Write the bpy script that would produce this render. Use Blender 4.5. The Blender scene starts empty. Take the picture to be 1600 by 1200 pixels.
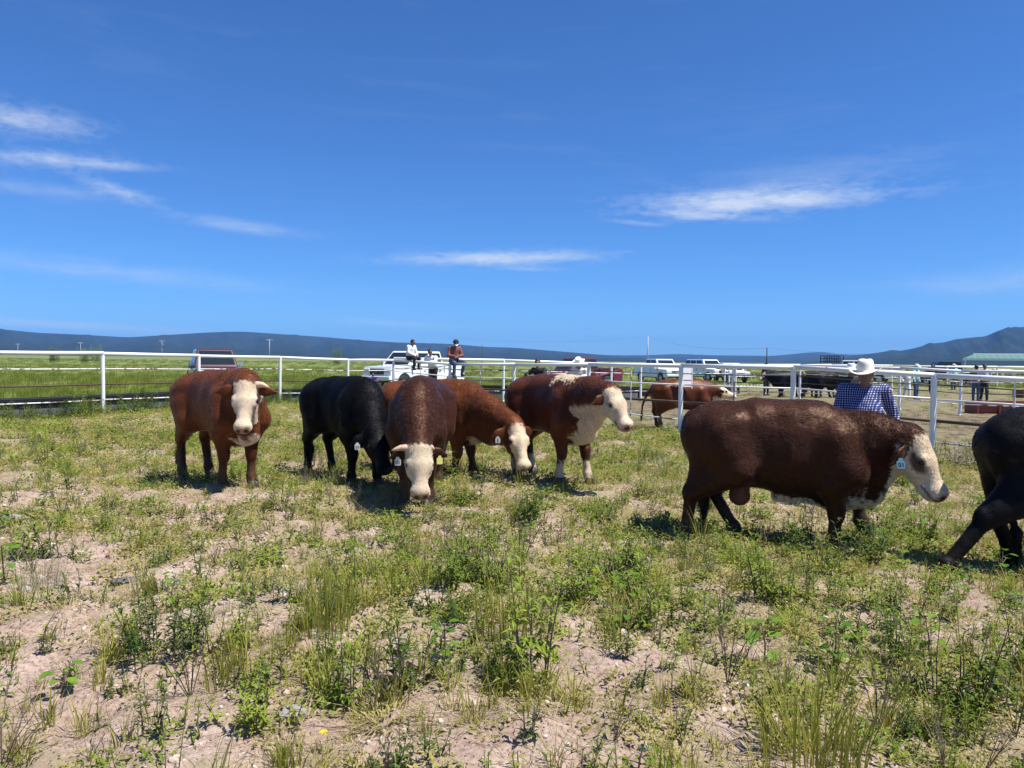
import bpy, bmesh, math, random
import numpy as np
from mathutils import Vector, Matrix

PI = math.pi
rad = math.radians
sc = bpy.context.scene
col = sc.collection

# ------------------------------------------------------------------ camera
CAM_H = 1.65
F_PX = 1200.0                       # focal length in pixels of the 1600 px wide photograph
PITCH, ROLL = rad(1.81), 0.0112
cam_d = bpy.data.cameras.new('camera')
cam = bpy.data.objects.new('camera', cam_d)
col.objects.link(cam)
CAM_M = Matrix.Rotation(PI / 2 - PITCH, 3, 'X') @ Matrix.Rotation(ROLL, 3, 'Z')
cam.matrix_world = Matrix.Translation((0, 0, CAM_H)) @ CAM_M.to_4x4()
cam_d.sensor_width = 36.0
cam_d.lens = 36.0 * F_PX / 1600.0
cam_d.clip_start = 0.05
cam_d.clip_end = 30000
sc.camera = cam

# ------------------------------------------------------------------ daylight
SUN_AZ, SUN_EL = rad(111), rad(63)   # azimuth clockwise from +Y
sun_dir = Vector((math.sin(SUN_AZ) * math.cos(SUN_EL), math.cos(SUN_AZ) * math.cos(SUN_EL), math.sin(SUN_EL)))
sd = bpy.data.lights.new('sun', 'SUN')
sd.energy = 5.0
sd.angle = rad(0.53)
sd.color = (1.0, 0.955, 0.88)
sun = bpy.data.objects.new('sun', sd)
sun.rotation_euler = sun_dir.to_track_quat('Z', 'Y').to_euler()
sun.location = (0, 0, 50)
col.objects.link(sun)

world = bpy.data.worlds.new('World')
sc.world = world
world.use_nodes = True
SKY_STRENGTH = 0.0925

def build_world():
    nt = world.node_tree
    N, L = nt.nodes, nt.links
    N.clear()
    out = N.new('ShaderNodeOutputWorld')
    bg = N.new('ShaderNodeBackground')
    bg.inputs['Strength'].default_value = SKY_STRENGTH
    sky = N.new('ShaderNodeTexSky')
    sky.sky_type = 'NISHITA'
    sky.sun_disc = False
    sky.sun_elevation = SUN_EL
    sky.sun_rotation = SUN_AZ
    sky.altitude = 2000
    sky.air_density = 1.0
    sky.dust_density = 1.0
    sky.ozone_density = 2.2
    # deep highland blue: the whole sky is taken a little towards blue
    hs = N.new('ShaderNodeMix')
    hs.data_type = 'RGBA'
    hs.blend_type = 'MULTIPLY'
    hs.inputs['Factor'].default_value = 1.0
    L.new(sky.outputs[0], hs.inputs['A'])
    hs.inputs['B'].default_value = (0.335, 0.64, 1.03, 1)

    def m(op, a, b=None, c=None, clamp=False):
        n = N.new('ShaderNodeMath')
        n.operation = op
        n.use_clamp = clamp
        for i, v in enumerate((a, b, c)):
            if v is None:
                continue
            if isinstance(v, (int, float)):
                n.inputs[i].default_value = v
            else:
                L.new(v, n.inputs[i])
        return n.outputs[0]
    tc = N.new('ShaderNodeTexCoord')
    sp = N.new('ShaderNodeSeparateXYZ')
    L.new(tc.outputs['Generated'], sp.inputs[0])
    X, Y, Z = sp.outputs
    az = m('ARCTAN2', X, Y)
    el = m('ARCSINE', Z)
    # streaky noises: along-wind coordinate compressed
    def noise(sa, se, scale, detail, rough, ofs=0.0, dist=0.0, sh=0.0):
        cb = N.new('ShaderNodeCombineXYZ')
        L.new(m('MULTIPLY_ADD', az, sa, m('MULTIPLY', el, sh)), cb.inputs[0])
        L.new(m('MULTIPLY', el, se), cb.inputs[1])
        cb.inputs[2].default_value = ofs
        t = N.new('ShaderNodeTexNoise')
        t.inputs['Scale'].default_value = scale
        t.inputs['Detail'].default_value = detail
        t.inputs['Roughness'].default_value = rough
        t.inputs['Distortion'].default_value = dist
        L.new(cb.outputs[0], t.inputs['Vector'])
        return t.outputs['Fac']
    n1 = noise(16, 85, 1.0, 6, 0.62, 3.1, 0.5)
    n2 = noise(55, 130, 1.0, 6, 0.65, 7.7, 0.5)
    n3 = noise(5, 40, 1.0, 5, 0.6, 11.3, 0.8, 9.0)
    tex = m('ADD', m('MULTIPLY', n1, 0.62), m('MULTIPLY', n2, 0.38))
    wisps = [  # photo px of the centre, half length, half height, slope (down to the right), density
        (40, 192, 110, 26, 0.12, 0.62, 1), (55, 250, 130, 16, 0.04, 0.50, 1), (150, 258, 110, 9, 0.08, 0.45, 0), (185, 300, 80, 14, 0.32, 0.48, 1),
        (80, 300, 150, 16, 0.08, 0.28, 0), (375, 354, 125, 13, 0.12, 0.42, 0), (1170, 316, 235, 25, -0.07, 1.2, 0),
        (1095, 338, 120, 10, 0.04, 0.55, 0), (775, 404, 210, 15, -0.03, 1.05, 0), (170, 424, 330, 18, 0.10, 0.34, 0),
        (120, 509, 260, 9, 0.05, 0.62, 0), (1560, 440, 170, 26, -0.08, 0.30, 0), (620, 505, 150, 8, 0.05, 0.34, 0),
        (985, 349, 60, 6, 0.08, 0.45, 0), (1250, 275, 240, 30, -0.14, 0.20, 0), (820, 420, 80, 7, 0.03, 0.35, 0)]
    total = None
    for (px, py, hl, hh, sl, den, puffy) in wisps:
        a0 = math.atan((px - 800) / F_PX)
        hz = 562 + ROLL * (px - 800)
        e0 = math.atan((hz - py) / F_PX * math.cos(a0))
        sl = sl + math.tan(e0) * math.sin(a0)           # lines of equal height bow in the photograph
        da = m('SUBTRACT', az, a0)
        de = m('SUBTRACT', el, e0)
        u = m('MULTIPLY', da, F_PX / hl)
        v = m('MULTIPLY', m('MULTIPLY_ADD', da, sl, de), F_PX / hh)
        # wisps taper towards their ends
        d2 = m('ADD', m('MULTIPLY', u, u), m('MULTIPLY', v, v))
        g = m('POWER', 2.718, m('MULTIPLY', d2, -1.15))
        body = m('MULTIPLY', m('SUBTRACT', m('ADD', tex if not puffy else m('MULTIPLY_ADD', n2, 0.75, m('MULTIPLY', n1, 0.25)), m('MULTIPLY', g, 0.42)), 0.60), 2.4, clamp=True)
        w = m('MULTIPLY', m('MULTIPLY', body, g), den)
        total = w if total is None else m('ADD', total, w)
    thin = m('MULTIPLY', m('SUBTRACT', n3, 0.55), 0.30, clamp=True)          # faint veil of cirrus over the whole sky
    total = m('ADD', total, m('MULTIPLY', thin, 0.7), clamp=True)
    total = m('MULTIPLY', total, 0.80)
    up = m('GREATER_THAN', Z, 0.0)
    total = m('MULTIPLY', total, up)
    mix = N.new('ShaderNodeMix')
    mix.data_type = 'RGBA'
    L.new(total, mix.inputs['Factor'])
    L.new(hs.outputs['Result'], mix.inputs['A'])
    mix.inputs['B'].default_value = (5.2, 5.7, 6.4, 1)
    L.new(mix.outputs['Result'], bg.inputs['Color'])
    L.new(bg.outputs[0], out.inputs['Surface'])
build_world()

sc.view_settings.view_transform = 'Standard'
sc.view_settings.look = 'None'
sc.view_settings.exposure = 0.70
sc.view_settings.gamma = 1.0
sc.view_settings.use_curve_mapping = False
sc.render.engine = 'CYCLES'
cy = sc.cycles
cy.use_denoising = True
cy.denoiser = 'OPENIMAGEDENOISE'
cy.max_bounces = 6
cy.diffuse_bounces = 2
cy.glossy_bounces = 2
cy.transmission_bounces = 4
cy.transparent_max_bounces = 8
cy.volume_bounces = 0
cy.sample_clamp_indirect = 6

# ------------------------------------------------------------------ geometry of the place
def cam_ray(px, py):
    return CAM_M @ Vector(((px - 800) / F_PX, -(py - 600) / F_PX, -1.0))

def at(px, py, y):
    d = cam_ray(px, py)
    return Vector((0, 0, CAM_H)) + d * (y / d.y)

_rs = np.random.RandomState(5)
_WAVES = []
for wl, amp, cnt in ((14.0, 0.030, 4), (5.0, 0.022, 6), (1.9, 0.014, 8), (0.8, 0.014, 10), (0.36, 0.011, 12)):
    for _ in range(cnt):
        a = _rs.uniform(0, 2 * PI)
        k = 2 * PI / (wl * _rs.uniform(0.75, 1.35))
        _WAVES.append((k * math.cos(a), k * math.sin(a), _rs.uniform(0, 2 * PI), amp * 1.4 / math.sqrt(cnt)))

def gz(x, y):
    x = np.asarray(x, dtype=np.float64)
    y = np.asarray(y, dtype=np.float64)
    r = np.sqrt(x * x + y * y)
    far = np.clip((r - 35) / 50, 0, 1)
    far = far * far * (3 - 2 * far)
    z = (0.022 - 0.0105 * np.clip(x, -13, 10)) * (1 - far)
    fine = np.clip(1 - (r - 20) / 20, 0, 1)
    for i, (kx, ky, ph, am) in enumerate(_WAVES):
        z = z + am * np.sin(kx * x + ky * y + ph) * (fine if i > 9 else (1 - far))
    return z

def ground(px, py):
    """the point of the ground seen at a photograph pixel"""
    d = cam_ray(px, py)
    t = CAM_H / max(1e-4, -d.z)
    for _ in range(12):
        p = Vector((0, 0, CAM_H)) + d * t
        t += (p.z - float(gz(p.x, p.y))) / max(0.02, -d.z) * 0.8
    p = Vector((0, 0, CAM_H)) + d * t
    return Vector((p.x, p.y, float(gz(p.x, p.y))))

# smooth pseudo noise for layouts (0..1)
def layout_noise(x, y, wl, seed):
    r = np.random.RandomState(seed)
    s = np.zeros_like(np.asarray(x, dtype=np.float64))
    w = 0
    for o in range(3):
        for _ in range(5):
            a = r.uniform(0, 2 * PI)
            k = 2 * PI / (wl / 2 ** o * r.uniform(0.7, 1.4))
            am = 0.6 ** o
            s = s + am * np.sin(k * math.cos(a) * x + k * math.sin(a) * y + r.uniform(0, 2 * PI))
            w += am
    return np.clip(0.5 + 1.05 * s / math.sqrt(w * 2.2), 0, 1)

# ------------------------------------------------------------------ tagging
def tag(o, label=None, cat=None, group=None, kind=None):
    if label: o['label'] = label
    if cat: o['category'] = cat
    if group: o['group'] = group
    if kind: o['kind'] = kind
    return o

def thing(name, label, cat, loc=(0, 0, 0), rz=0.0, group=None, scale=1.0):
    o = bpy.data.objects.new(name, None)
    o.empty_display_size = 0.2
    o.location = loc
    o.rotation_euler = (0, 0, rz)
    o.scale = (scale,) * 3
    col.objects.link(o)
    return tag(o, label, cat, group)

def link_mesh(name, me, parent=None, mat=None):
    o = bpy.data.objects.new(name, me)
    if mat is not None and not me.materials:
        me.materials.append(mat)
    col.objects.link(o)
    if parent is not None:
        o.parent = parent
    return o

def copy_tree(o, parent=None):
    c = o.copy()
    col.objects.link(c)
    if parent is not None:
        c.parent = parent
    for ch in list(o.children):
        copy_tree(ch, c)
    return c

# ------------------------------------------------------------------ mesh builder
class MB:
    def __init__(self):
        self.v, self.f = [], []
    def add(self, vs, fs):
        b = len(self.v)
        self.v += [tuple(p) for p in vs]
        self.f += [tuple(i + b for i in f) for f in fs]
        return self
    def box(self, c, s, rz=0.0, m=None):
        hx, hy, hz = s[0] / 2, s[1] / 2, s[2] / 2
        vs = []
        mm = m if m is not None else Matrix.Rotation(rz, 3, 'Z')
        for k in (-1, 1):
            for (i, j) in ((-1, -1), (1, -1), (1, 1), (-1, 1)):
                vs.append(Vector(c) + mm @ Vector((i * hx, j * hy, k * hz)))
        return self.add(vs, [(3, 2, 1, 0), (4, 5, 6, 7), (0, 1, 5, 4), (1, 2, 6, 5), (2, 3, 7, 6), (3, 0, 4, 7)])
    def path(self, pts, radii, n=8, caps=True, squash=None):
        pts = [Vector(p) for p in pts]
        if isinstance(radii, (int, float)):
            radii = [radii] * len(pts)
        vs, fs = [], []
        prev = None
        for i, p in enumerate(pts):
            d = (pts[min(i + 1, len(pts) - 1)] - pts[max(i - 1, 0)]).normalized()
            ref = Vector((0, 0, 1)) if abs(d.z) < 0.9 else Vector((1, 0, 0))
            if prev is not None:
                ref = prev
            a = d.cross(ref)
            if a.length < 1e-6:
                a = d.orthogonal()
            a.normalize()
            b = a.cross(d).normalized()
            prev = b
            for k in range(n):
                t = 2 * PI * k / n
                vs.append(p + (a * math.cos(t) + b * math.sin(t)) * radii[i])
        for i in range(len(pts) - 1):
            for k in range(n):
                k2 = (k + 1) % n
                fs.append((i * n + k2, i * n + k, (i + 1) * n + k, (i + 1) * n + k2))
        if caps:
            fs.append(tuple(range(n)))
            fs.append(tuple((len(pts) - 1) * n + k for k in reversed(range(n))))
        return self.add(vs, fs)
    def prism(self, poly, y0, y1):
        """polygon in (x, z) pulled along y"""
        n = len(poly)
        vs = [(p[0], y0, p[1]) for p in poly] + [(p[0], y1, p[1]) for p in poly]
        fs = [tuple(range(n)), tuple(reversed(range(n, 2 * n)))]
        fs += [((i + 1) % n, i, n + i, n + (i + 1) % n) for i in range(n)]
        return self.add(vs, fs)
    def lathe(self, prof, c=(0, 0, 0), n=16, axis='Z'):
        vs, fs = [], []
        for (r, h) in prof:
            for k in range(n):
                t = 2 * PI * k / n
                if axis == 'Z':
                    q = (r * math.cos(t), r * math.sin(t), h)
                else:
                    q = (r * math.cos(t), h, r * math.sin(t))
                vs.append(Vector(c) + Vector(q))
        for i in range(len(prof) - 1):
            for k in range(n):
                k2 = (k + 1) % n
                fs.append((i * n + k, i * n + k2, (i + 1) * n + k2, (i + 1) * n + k))
        return self.add(vs, fs)
    def mesh(self, name, mat, smooth=False):
        me = bpy.data.meshes.new(name)
        me.from_pydata(self.v, [], self.f)
        bm = bmesh.new()
        bm.from_mesh(me)
        bmesh.ops.recalc_face_normals(bm, faces=bm.faces)
        bm.to_mesh(me)
        bm.free()
        if mat is not None:
            me.materials.append(mat)
        if smooth:
            me.shade_smooth()
        return me
    def build(self, name, mat, parent=None, smooth=False, bevel=0.0, seg=2):
        o = link_mesh(name, self.mesh(name, mat, smooth), parent)
        if bevel:
            b = o.modifiers.new('bevel', 'BEVEL')
            b.width = bevel
            b.segments = seg
            b.limit_method = 'ANGLE'
            b.angle_limit = rad(35)
        return o
# ------------------------------------------------------------------ materials
def mat_new(name):
    m = bpy.data.materials.new(name)
    m.use_nodes = True
    return m, m.node_tree.nodes, m.node_tree.links, m.node_tree.nodes['Principled BSDF']

def simple_mat(name, color, rough=0.5, metal=0.0, var=0.06, nscale=8.0, bump=0.0, coat=0.0, spec=0.5):
    m, N, L, b = mat_new(name)
    b.inputs['Roughness'].default_value = rough
    b.inputs['Metallic'].default_value = metal
    b.inputs['Specular IOR Level'].default_value = spec
    b.inputs['Coat Weight'].default_value = coat
    tc = N.new('ShaderNodeTexCoord')
    t = N.new('ShaderNodeTexNoise')
    t.inputs['Scale'].default_value = nscale
    t.inputs['Detail'].default_value = 5
    L.new(tc.outputs['Object'], t.inputs['Vector'])
    r = N.new('ShaderNodeValToRGB')
    c = color
    r.color_ramp.elements[0].position = 0.3
    r.color_ramp.elements[1].position = 0.72
    r.color_ramp.elements[0].color = tuple(max(0, x * (1 - var * 2)) for x in c) + (1,)
    r.color_ramp.elements[1].color = tuple(min(1, x * (1 + var)) for x in c) + (1,)
    L.new(t.outputs['Fac'], r.inputs[0])
    L.new(r.outputs[0], b.inputs['Base Color'])
    if bump:
        bp = N.new('ShaderNodeBump')
        bp.inputs['Strength'].default_value = bump
        bp.inputs['Distance'].default_value = 0.01
        L.new(t.outputs['Fac'], bp.inputs['Height'])
        L.new(bp.outputs[0], b.inputs['Normal'])
    return m

def painted_pipe(name, paint, rust, amount, rough=0.4):
    """paint with rust spots and chips showing through"""
    m, N, L, b = mat_new(name)
    tc = N.new('ShaderNodeTexCoord')
    t = N.new('ShaderNodeTexNoise')
    t.inputs['Scale'].default_value = 3.2
    t.inputs['Detail'].default_value = 8
    t.inputs['Roughness'].default_value = 0.7
    L.new(tc.outputs['Object'], t.inputs['Vector'])
    r = N.new('ShaderNodeValToRGB')
    e = r.color_ramp.elements
    e[0].position = amount - 0.02
    e[1].position = amount + 0.02
    e[0].color = tuple(rust) + (1,)
    e[1].color = tuple(paint) + (1,)
    L.new(t.outputs['Fac'], r.inputs[0])
    L.new(r.outputs[0], b.inputs['Base Color'])
    b.inputs['Roughness'].default_value = rough
    return m

def leaf_mat(name, c_lo, c_hi, trans=0.35, rough=0.5, spread=1.0, tip=None):
    """plant tissue: a colour for each plant, a little light passing through the blade"""
    m = bpy.data.materials.new(name)
    m.use_nodes = True
    N, L = m.node_tree.nodes, m.node_tree.links
    N.clear()
    out = N.new('ShaderNodeOutputMaterial')
    oi = N.new('ShaderNodeObjectInfo')
    gi = N.new('ShaderNodeNewGeometry')
    ad = N.new('ShaderNodeMath')
    ad.operation = 'MULTIPLY_ADD'
    L.new(oi.outputs['Random'], ad.inputs[0])
    ad.inputs[1].default_value = 0.6
    mu = N.new('ShaderNodeMath')
    mu.operation = 'MULTIPLY'
    L.new(gi.outputs['Random Per Island'], mu.inputs[0])
    mu.inputs[1].default_value = 0.4
    L.new(mu.outputs[0], ad.inputs[2])
    r = N.new('ShaderNodeValToRGB')
    cs = [c_lo] + ([tip] if tip else []) + [c_hi]
    e = r.color_ramp.elements
    e[0].color = tuple(cs[0]) + (1,)
    e[1].color = tuple(cs[-1]) + (1,)
    e[0].position, e[1].position = 0.12, 0.88
    if tip:
        k = e.new(0.8)
        k.color = tuple(cs[-1]) + (1,)
        e[2].color = tuple(tip) + (1,)
        e[2].position = 0.97
    L.new(ad.outputs[0], r.inputs[0])
    p = N.new('ShaderNodeBsdfPrincipled')
    p.inputs['Roughness'].default_value = rough
    p.inputs['Specular IOR Level'].default_value = 0.16
    L.new(r.outputs[0], p.inputs['Base Color'])
    tl = N.new('ShaderNodeBsdfTranslucent')
    hv = N.new('ShaderNodeHueSaturation')
    hv.inputs['Hue'].default_value = 0.485
    hv.inputs['Value'].default_value = 1.25
    L.new(r.outputs[0], hv.inputs['Color'])
    L.new(hv.outputs[0], tl.inputs['Color'])
    mx = N.new('ShaderNodeMixShader')
    mx.inputs[0].default_value = trans
    L.new(p.outputs[0], mx.inputs[1])
    L.new(tl.outputs[0], mx.inputs[2])
    L.new(mx.outputs[0], out.inputs['Surface'])
    return m

M = {}
M['white_pipe'] = painted_pipe('white_pipe', (0.80, 0.80, 0.78), (0.26, 0.17, 0.12), 0.345)
M['rust_pipe'] = painted_pipe('rust_pipe', (0.075, 0.040, 0.028), (0.30, 0.24, 0.20), 0.34, 0.7)
M['chipped_pipe'] = painted_pipe('chipped_pipe', (0.72, 0.71, 0.68), (0.13, 0.07, 0.045), 0.47)
M['dark_pipe'] = painted_pipe('dark_pipe', (0.035, 0.030, 0.030), (0.5, 0.48, 0.45), 0.36, 0.6)
M['black_rubber'] = simple_mat('black_rubber', (0.014, 0.014, 0.016), 0.6, var=0.25, nscale=5, bump=0.3)
M['grey_concrete'] = simple_mat('grey_concrete', (0.13, 0.13, 0.14), 0.9, var=0.2, nscale=9, bump=0.4)
M['red_steel'] = painted_pipe('red_steel', (0.20, 0.035, 0.025), (0.10, 0.05, 0.035), 0.42, 0.55)
M['tyre'] = simple_mat('tyre', (0.018, 0.018, 0.018), 0.8)
M['rim'] = simple_mat('rim', (0.55, 0.55, 0.56), 0.3, metal=0.9)
M['chrome'] = simple_mat('chrome', (0.80, 0.80, 0.80), 0.12, metal=1.0, var=0.01)
M['black_trim'] = simple_mat('black_trim', (0.012, 0.012, 0.013), 0.45)
M['glass'] = simple_mat('glass', (0.016, 0.022, 0.022), 0.06, var=0.05, spec=0.8)
M['lamp_glass'] = simple_mat('lamp_glass', (0.62, 0.66, 0.66), 0.1, var=0.08, nscale=30)
M['tail_red'] = simple_mat('tail_red', (0.35, 0.012, 0.012), 0.2)
M['white_paint'] = simple_mat('white_paint', (0.80, 0.81, 0.82), 0.28, coat=0.6, var=0.015)
M['maroon_paint'] = simple_mat('maroon_paint', (0.075, 0.012, 0.020), 0.25, coat=0.8, var=0.05)
M['red_paint'] = simple_mat('red_paint', (0.13, 0.012, 0.016), 0.3, coat=0.7, var=0.05)
M['black_paint'] = simple_mat('black_paint', (0.012, 0.013, 0.016), 0.25, coat=0.8)
M['skin'] = simple_mat('skin', (0.23, 0.112, 0.070), 0.55, var=0.08, nscale=20)
M['hair'] = simple_mat('hair', (0.012, 0.010, 0.009), 0.45, var=0.2, nscale=60, bump=0.5)
M['straw'] = simple_mat('straw', (0.78, 0.74, 0.62), 0.75, var=0.05, nscale=60, bump=0.3)
M['denim'] = simple_mat('denim', (0.055, 0.10, 0.20), 0.85, var=0.22, nscale=14)
M['dark_denim'] = simple_mat('dark_denim', (0.014, 0.020, 0.036), 0.85, var=0.2, nscale=14)
M['black_cloth'] = simple_mat('black_cloth', (0.014, 0.014, 0.017), 0.85, var=0.2, nscale=12)
M['white_cloth'] = simple_mat('white_cloth', (0.74, 0.74, 0.74), 0.85, var=0.05, nscale=14)
M['teal_cloth'] = simple_mat('teal_cloth', (0.30, 0.62, 0.62), 0.85, var=0.06)
M['rose_cloth'] = simple_mat('rose_cloth', (0.19, 0.070, 0.065), 0.85, var=0.10, nscale=16)
M['blue_cloth'] = simple_mat('blue_cloth', (0.040, 0.055, 0.20), 0.85, var=0.1)
M['pale_blue_cloth'] = simple_mat('pale_blue_cloth', (0.50, 0.56, 0.66), 0.85, var=0.08)
M['purple_cloth'] = simple_mat('purple_cloth', (0.28, 0.14, 0.40), 0.85, var=0.3, nscale=18)
M['boot'] = simple_mat('boot', (0.05, 0.030, 0.020), 0.5)
M['horn'] = simple_mat('horn', (0.60, 0.42, 0.28), 0.45, var=0.14, nscale=14)
M['hoof'] = simple_mat('hoof', (0.035, 0.028, 0.024), 0.6)
M['eye'] = simple_mat('eye', (0.010, 0.006, 0.005), 0.08)
M['tag_blue'] = simple_mat('tag_blue', (0.30, 0.62, 0.72), 0.4)
M['tag_white'] = simple_mat('tag_white', (0.66, 0.66, 0.58), 0.4)
M['tag_yellow'] = simple_mat('tag_yellow', (0.62, 0.55, 0.16), 0.4)
M['ink'] = simple_mat('ink', (0.02, 0.02, 0.03), 0.6)
M['pole_concrete'] = simple_mat('pole_concrete', (0.45, 0.44, 0.42), 0.9)
M['pole_wood'] = simple_mat('pole_wood', (0.07, 0.05, 0.04), 0.9)
M['wire'] = simple_mat('wire', (0.10, 0.10, 0.10), 0.6)
M['green_roof'] = simple_mat('green_roof', (0.105, 0.215, 0.175), 0.5, var=0.05)
M['slate'] = simple_mat('slate', (0.085, 0.085, 0.095), 0.8, var=0.2, nscale=7, bump=0.4)
M['grey_stone'] = simple_mat('grey_stone', (0.27, 0.26, 0.25), 0.9, var=0.2, nscale=9, bump=0.6)
M['tan_stone'] = simple_mat('tan_stone', (0.32, 0.23, 0.18), 0.9, var=0.2, nscale=9, bump=0.6)
M['grass'] = leaf_mat('grass', (0.15, 0.175, 0.024), (0.36, 0.345, 0.062), 0.38, tip=(0.42, 0.36, 0.17))
M['field_grass'] = leaf_mat('field_grass', (0.115, 0.165, 0.022), (0.26, 0.28, 0.045), 0.38)
M['pale_grass'] = leaf_mat('pale_grass', (0.33, 0.285, 0.12), (0.54, 0.455, 0.255), 0.35)
M['herb'] = leaf_mat('herb', (0.1, 0.165, 0.02), (0.26, 0.325, 0.042), 0.35)
M['dark_herb'] = leaf_mat('dark_herb', (0.04, 0.084, 0.014), (0.115, 0.18, 0.028), 0.33)
M['broad'] = leaf_mat('broad', (0.075, 0.175, 0.02), (0.18, 0.31, 0.038), 0.40, rough=0.42)
M['sage'] = leaf_mat('sage', (0.17, 0.2, 0.1), (0.32, 0.34, 0.2), 0.30)
M['cover'] = leaf_mat('cover', (0.2, 0.205, 0.045), (0.41, 0.375, 0.115), 0.36, tip=(0.48, 0.36, 0.20))
M['stalk'] = leaf_mat('stalk', (0.10, 0.075, 0.055), (0.24, 0.19, 0.14), 0.1)
M['petal'] = leaf_mat('petal', (0.70, 0.26, 0.01), (0.80, 0.36, 0.015), 0.3)
M['petal_yellow'] = leaf_mat('petal_yellow', (0.75, 0.55, 0.02), (0.80, 0.60, 0.03), 0.3)

def stone_mat():
    m, N, L, b = mat_new('pebble')
    oi = N.new('ShaderNodeObjectInfo')
    r = N.new('ShaderNodeValToRGB')
    e = r.color_ramp.elements
    e[0].color = (0.26, 0.175, 0.14, 1)
    e[1].color = (0.60, 0.54, 0.49, 1)
    e[1].position = 0.95
    k = e.new(0.45); k.color = (0.45, 0.34, 0.28, 1)
    k = e.new(0.78); k.color = (0.52, 0.44, 0.39, 1)
    L.new(oi.outputs['Random'], r.inputs[0])
    t = N.new('ShaderNodeTexNoise')
    t.inputs['Scale'].default_value = 3
    tc = N.new('ShaderNodeTexCoord')
    L.new(tc.outputs['Object'], t.inputs['Vector'])
    mx = N.new('ShaderNodeMix')
    mx.data_type = 'RGBA'
    mx.blend_type = 'MULTIPLY'
    mx.inputs['Factor'].default_value = 0.5
    L.new(r.outputs[0], mx.inputs['A'])
    L.new(t.outputs['Color'], mx.inputs['B'])
    mx2 = N.new('ShaderNodeMix')
    mx2.data_type = 'RGBA'
    mx2.inputs['Factor'].default_value = 0.7
    L.new(mx.outputs['Result'], mx2.inputs['A'])
    L.new(r.outputs[0], mx2.inputs['B'])
    L.new(mx2.outputs['Result'], b.inputs['Base Color'])
    b.inputs['Roughness'].default_value = 0.9
    return m
M['pebble'] = stone_mat()

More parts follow.
